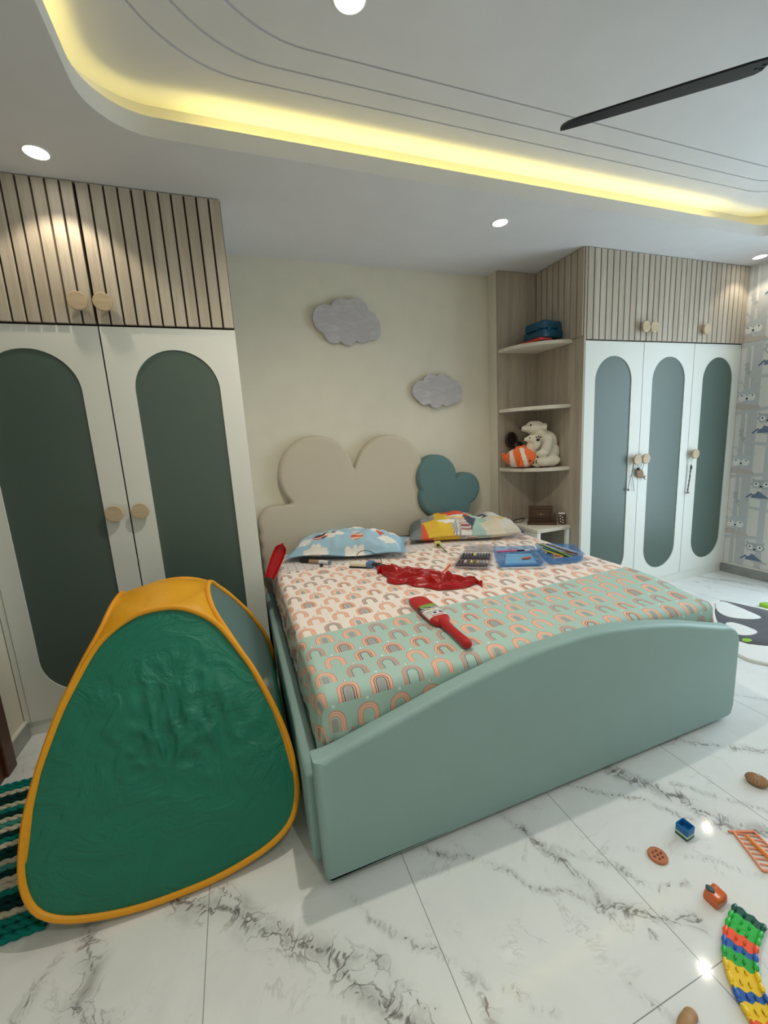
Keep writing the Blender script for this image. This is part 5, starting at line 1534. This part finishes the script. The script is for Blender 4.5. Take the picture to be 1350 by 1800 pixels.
# orange plastic lattice strip
M_ol = plain('salmon_orange_plastic', (244, 156, 116), .4)
ol = thing('plastic_lattice', 'flat orange plastic lattice piece at the right edge of the floor', 'toy', (1.52, .70, 0))
q4 = [(1.512, .765), (1.578, .738), (1.540, .610), (1.452, .645)]
def e2(u, v, z=.005):
    a = Vector((*q4[0], 0)).lerp(Vector((*q4[1], 0)), u); b = Vector((*q4[3], 0)).lerp(Vector((*q4[2], 0)), u); c = a.lerp(b, v); c.z = z; return c
bm = bmesh.new()
for a, b in (((0, 0), (1, 0)), ((1, 0), (1, 1)), ((1, 1), (0, 1)), ((0, 1), (0, 0))): tube(bm, [e2(*a), e2(*b)], .0042, 8)
tube(bm, [e2(-.22, -.02), e2(0, 0)], .004, 8)
obj('frame', bm, M_ol, ol)
bm = bmesh.new()
for k in range(7): tube(bm, [e2(0, .04 + k * .13), e2(1, .14 + k * .13 if k < 6 else 1)], .0024, 6)
obj('slats', bm, M_ol, ol)
bm = bmesh.new(); tube(bm, [e2(.42, .14, .009), e2(.5, .5, .009), e2(.58, .9, .009)], [.005, .008, .005], 8); obj('centre_bar', bm, plain('bright_orange_plastic', (244, 150, 60), .35), ol)

# orange toy car body
tc = thing('toy_car', 'small glossy orange toy with a dark oval button, next to the colourful track', 'toy', (1.222, .640, 0))
M_oc = plain('glossy_orange_plastic', (226, 112, 58), .22, .6)
Mo = Matrix.Translation((1.222, .640, 0)) @ Matrix.Rotation(R(-62), 4, 'Z')
Mo = Matrix.Translation((1.226, .648, 0)) @ Matrix.Rotation(R(2), 4, 'Z')
bm = bmesh.new(); loops = []
for s in np.linspace(-1, 1, 17):
    w = .021 * (1 - .10 * s ** 4); top = .033 + .008 * abs(s) ** 1.6 - .008 * max(0, abs(s) - .8) * 5
    loops.append([Mo @ Vector((.024 * s, y, z)) for y, z in ((-w * .9, .002), (-w - .001, .008), (-w, top * .72), (-w * .9, top * .92), (-w * .65, top), (0, top + .001), (w * .65, top), (w * .9, top * .92), (w, top * .72), (w + .001, .008), (w * .9, .002))])
loft(bm, loops, cap0=True, cap1=True)
obj('body', bm, M_oc, tc, angle=50)
bm = bmesh.new(); lathe(bm, [(.011, -.004), (.011, .003), (.009, .005), (0, .0055)], 24, Mo @ Matrix.Translation((-.012, .009, .0395)) @ Matrix.Diagonal((.8, 1.1, 1, 1))); obj('button', bm, plain('slate_button', (66, 84, 96), .35), tc)
bm = bmesh.new(); lathe(bm, [(.004, 0), (.004, .008), (.002, .010)], 12, Mo @ Matrix.Translation((.028, -.008, .010)) @ Matrix.Rotation(R(90), 4, 'Y')); obj('axle', bm, plain('grey_axle', (90, 80, 84), .4), tc)

# colourful flexible track: a chain of clipped segments
tk = thing('toy_track', 'colourful chain of plastic track segments at the lower right corner', 'toy track', (1.15, .52, 0))
cen = spline([(1.268, .580), (1.222, .568), (1.170, .550), (1.120, .522), (1.085, .490), (1.062, .455), (1.045, .415), (1.035, .375)], 13)
tcol = [('dark_green', (10, 88, 70)), ('green', (40, 190, 70)), ('green', (40, 190, 70)), ('orange', (250, 92, 42)), ('blue', (40, 100, 186)), ('green', (36, 176, 66)), ('yellow', (246, 206, 30)), ('yellow', (246, 206, 30)), ('blue', (36, 98, 182)), ('yellow', (246, 206, 30)), ('orange', (250, 92, 32)), ('orange', (250, 92, 32))]
for i, (nm, c) in enumerate(tcol):
    a, b = Vector((*cen[i], 0)), Vector((*cen[i + 1], 0)); d = (b - a); Ld = d.length; d.normalize()
    Mk = Matrix(((d.x, -d.y, 0, a.x), (d.y, d.x, 0, a.y), (0, 0, 1, 0), (0, 0, 0, 1)))
    bm = bmesh.new(); hw = .033
    # wavy deck with rounded tongues, and two side walls
    K = 24; lo, hi = [], []
    for k in range(K + 1):
        y = -hw + 2 * hw * k / K; wv = .0045 * math.cos(2 * PI * (k / K) * 2.5)
        lo.append((-.004 + wv, y)); hi.append((Ld + .003 + wv, y))
    out = lo + hi[::-1]
    prism(bm, out, lambda u, v, z: Mk @ Vector((u, v, z)), .004 + .0006 * (i % 2), .0105 + .0006 * (i % 2), bev=.0012, seg=1)
    for s in (-1, 1):
        box(bm, -.002, Ld + .002, s * hw - .004, s * hw + .004, .001, .017, bev=.003, M=Mk)
        bmesh.ops.create_uvsphere(bm, u_segments=14, v_segments=8, radius=1, matrix=Mk @ Matrix.Translation((Ld * .5, s * hw, .015)) @ Matrix.Diagonal((Ld * .42, .0065, .005, 1)))
    for s in (-.009, .009):
        tube(bm, [Mk @ Vector((Ld * .30, s, .0125)), Mk @ Vector((Ld * .5, s, .0145)), Mk @ Vector((Ld * .72, s, .0125))], .0026, 6)
    sg = obj('track_segment', bm, plain('track_' + nm + ('_%d' % c[0]), c, .3, .5), tk, angle=40)
    if i: sg['label'] = nm + ' track segment'
    else: sg['label'] = 'dark green end piece'
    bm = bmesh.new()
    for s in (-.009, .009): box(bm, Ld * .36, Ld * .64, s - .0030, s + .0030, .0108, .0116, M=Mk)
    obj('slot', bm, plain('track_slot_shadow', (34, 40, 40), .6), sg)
# tan wooden piece just entering at the bottom edge
me = blob([((.868, .492, .014), (.035, .018, .013), (0, 0, 20)), ((.895, .50, .012), (.02, .016, .011))], .004, 3)
o = link('wooden_toy', me, plain('tan_wood', (176, 136, 92), .5)); setp(o, 'tan rounded wooden toy at the bottom edge of the photo', 'toy')

# ================================================================== CEILING FAN (only one blade is in the frame)
M_fan = plain('matte_black_fan', (16, 20, 24), .5, .3)
hx, hy, hz = 1.765, .86, 2.50
fan = thing('ceiling_fan', 'black ceiling fan with one long blade reaching into the picture', 'ceiling fan', (hx, hy, hz))
bm = bmesh.new(); lathe(bm, [(0, -.055), (.05, -.054), (.085, -.045), (.098, -.02), (.098, .02), (.085, .045), (.04, .06), (0, .06)], 40, Matrix.Translation((hx, hy, hz))); obj('motor', bm, M_fan, fan)
bm = bmesh.new(); tube(bm, [(hx, hy, hz + .05), (hx, hy, ZC + .005)], .013, 14); obj('rod', bm, M_fan, fan)
bm = bmesh.new(); lathe(bm, [(.028, -.075), (.060, -.03), (.064, 0)], 32, Matrix.Translation((hx, hy, ZC + .029))); obj('canopy', bm, M_fan, fan)
for k, ang in enumerate((139.3, 259.3, 19.3)):
    Mf = Matrix.Translation((hx, hy, hz)) @ Matrix.Rotation(R(ang), 4, 'Z') @ Matrix.Rotation(R(-14), 4, 'X')
    bm = bmesh.new(); loops = []
    for x, w0, w1 in ((.145, -.034, .034), (.16, -.050, .046), (.20, -.055, .050), (.35, -.052, .046), (.55, -.048, .038), (.66, -.044, .032), (.70, -.042, .024), (.715, -.038, .008), (.722, -.034, -.012)):
        loops.append([Mf @ Vector((x, y, z)) for y, z in ((w0, -.003), (w0 * .5 + w1 * .5, -.004), (w1, -.003), (w1, .003), (w0 * .5 + w1 * .5, .005), (w0, .003))])
    loft(bm, loops, cap0=True, cap1=True); bl = obj('blade', bm, M_fan, fan, angle=60)
    bm = bmesh.new(); box(bm, .06, .185, -.022, .022, .003, .010, bev=.002, M=Mf)
    for x, y in ((.155, -.012), (.155, .012), (.172, 0)): lathe(bm, [(.005, -.006), (.005, -.0045), (0, -.004)], 10, Mf @ Matrix.Translation((x, y, 0)))
    obj('blade_arm', bm, M_fan, fan)
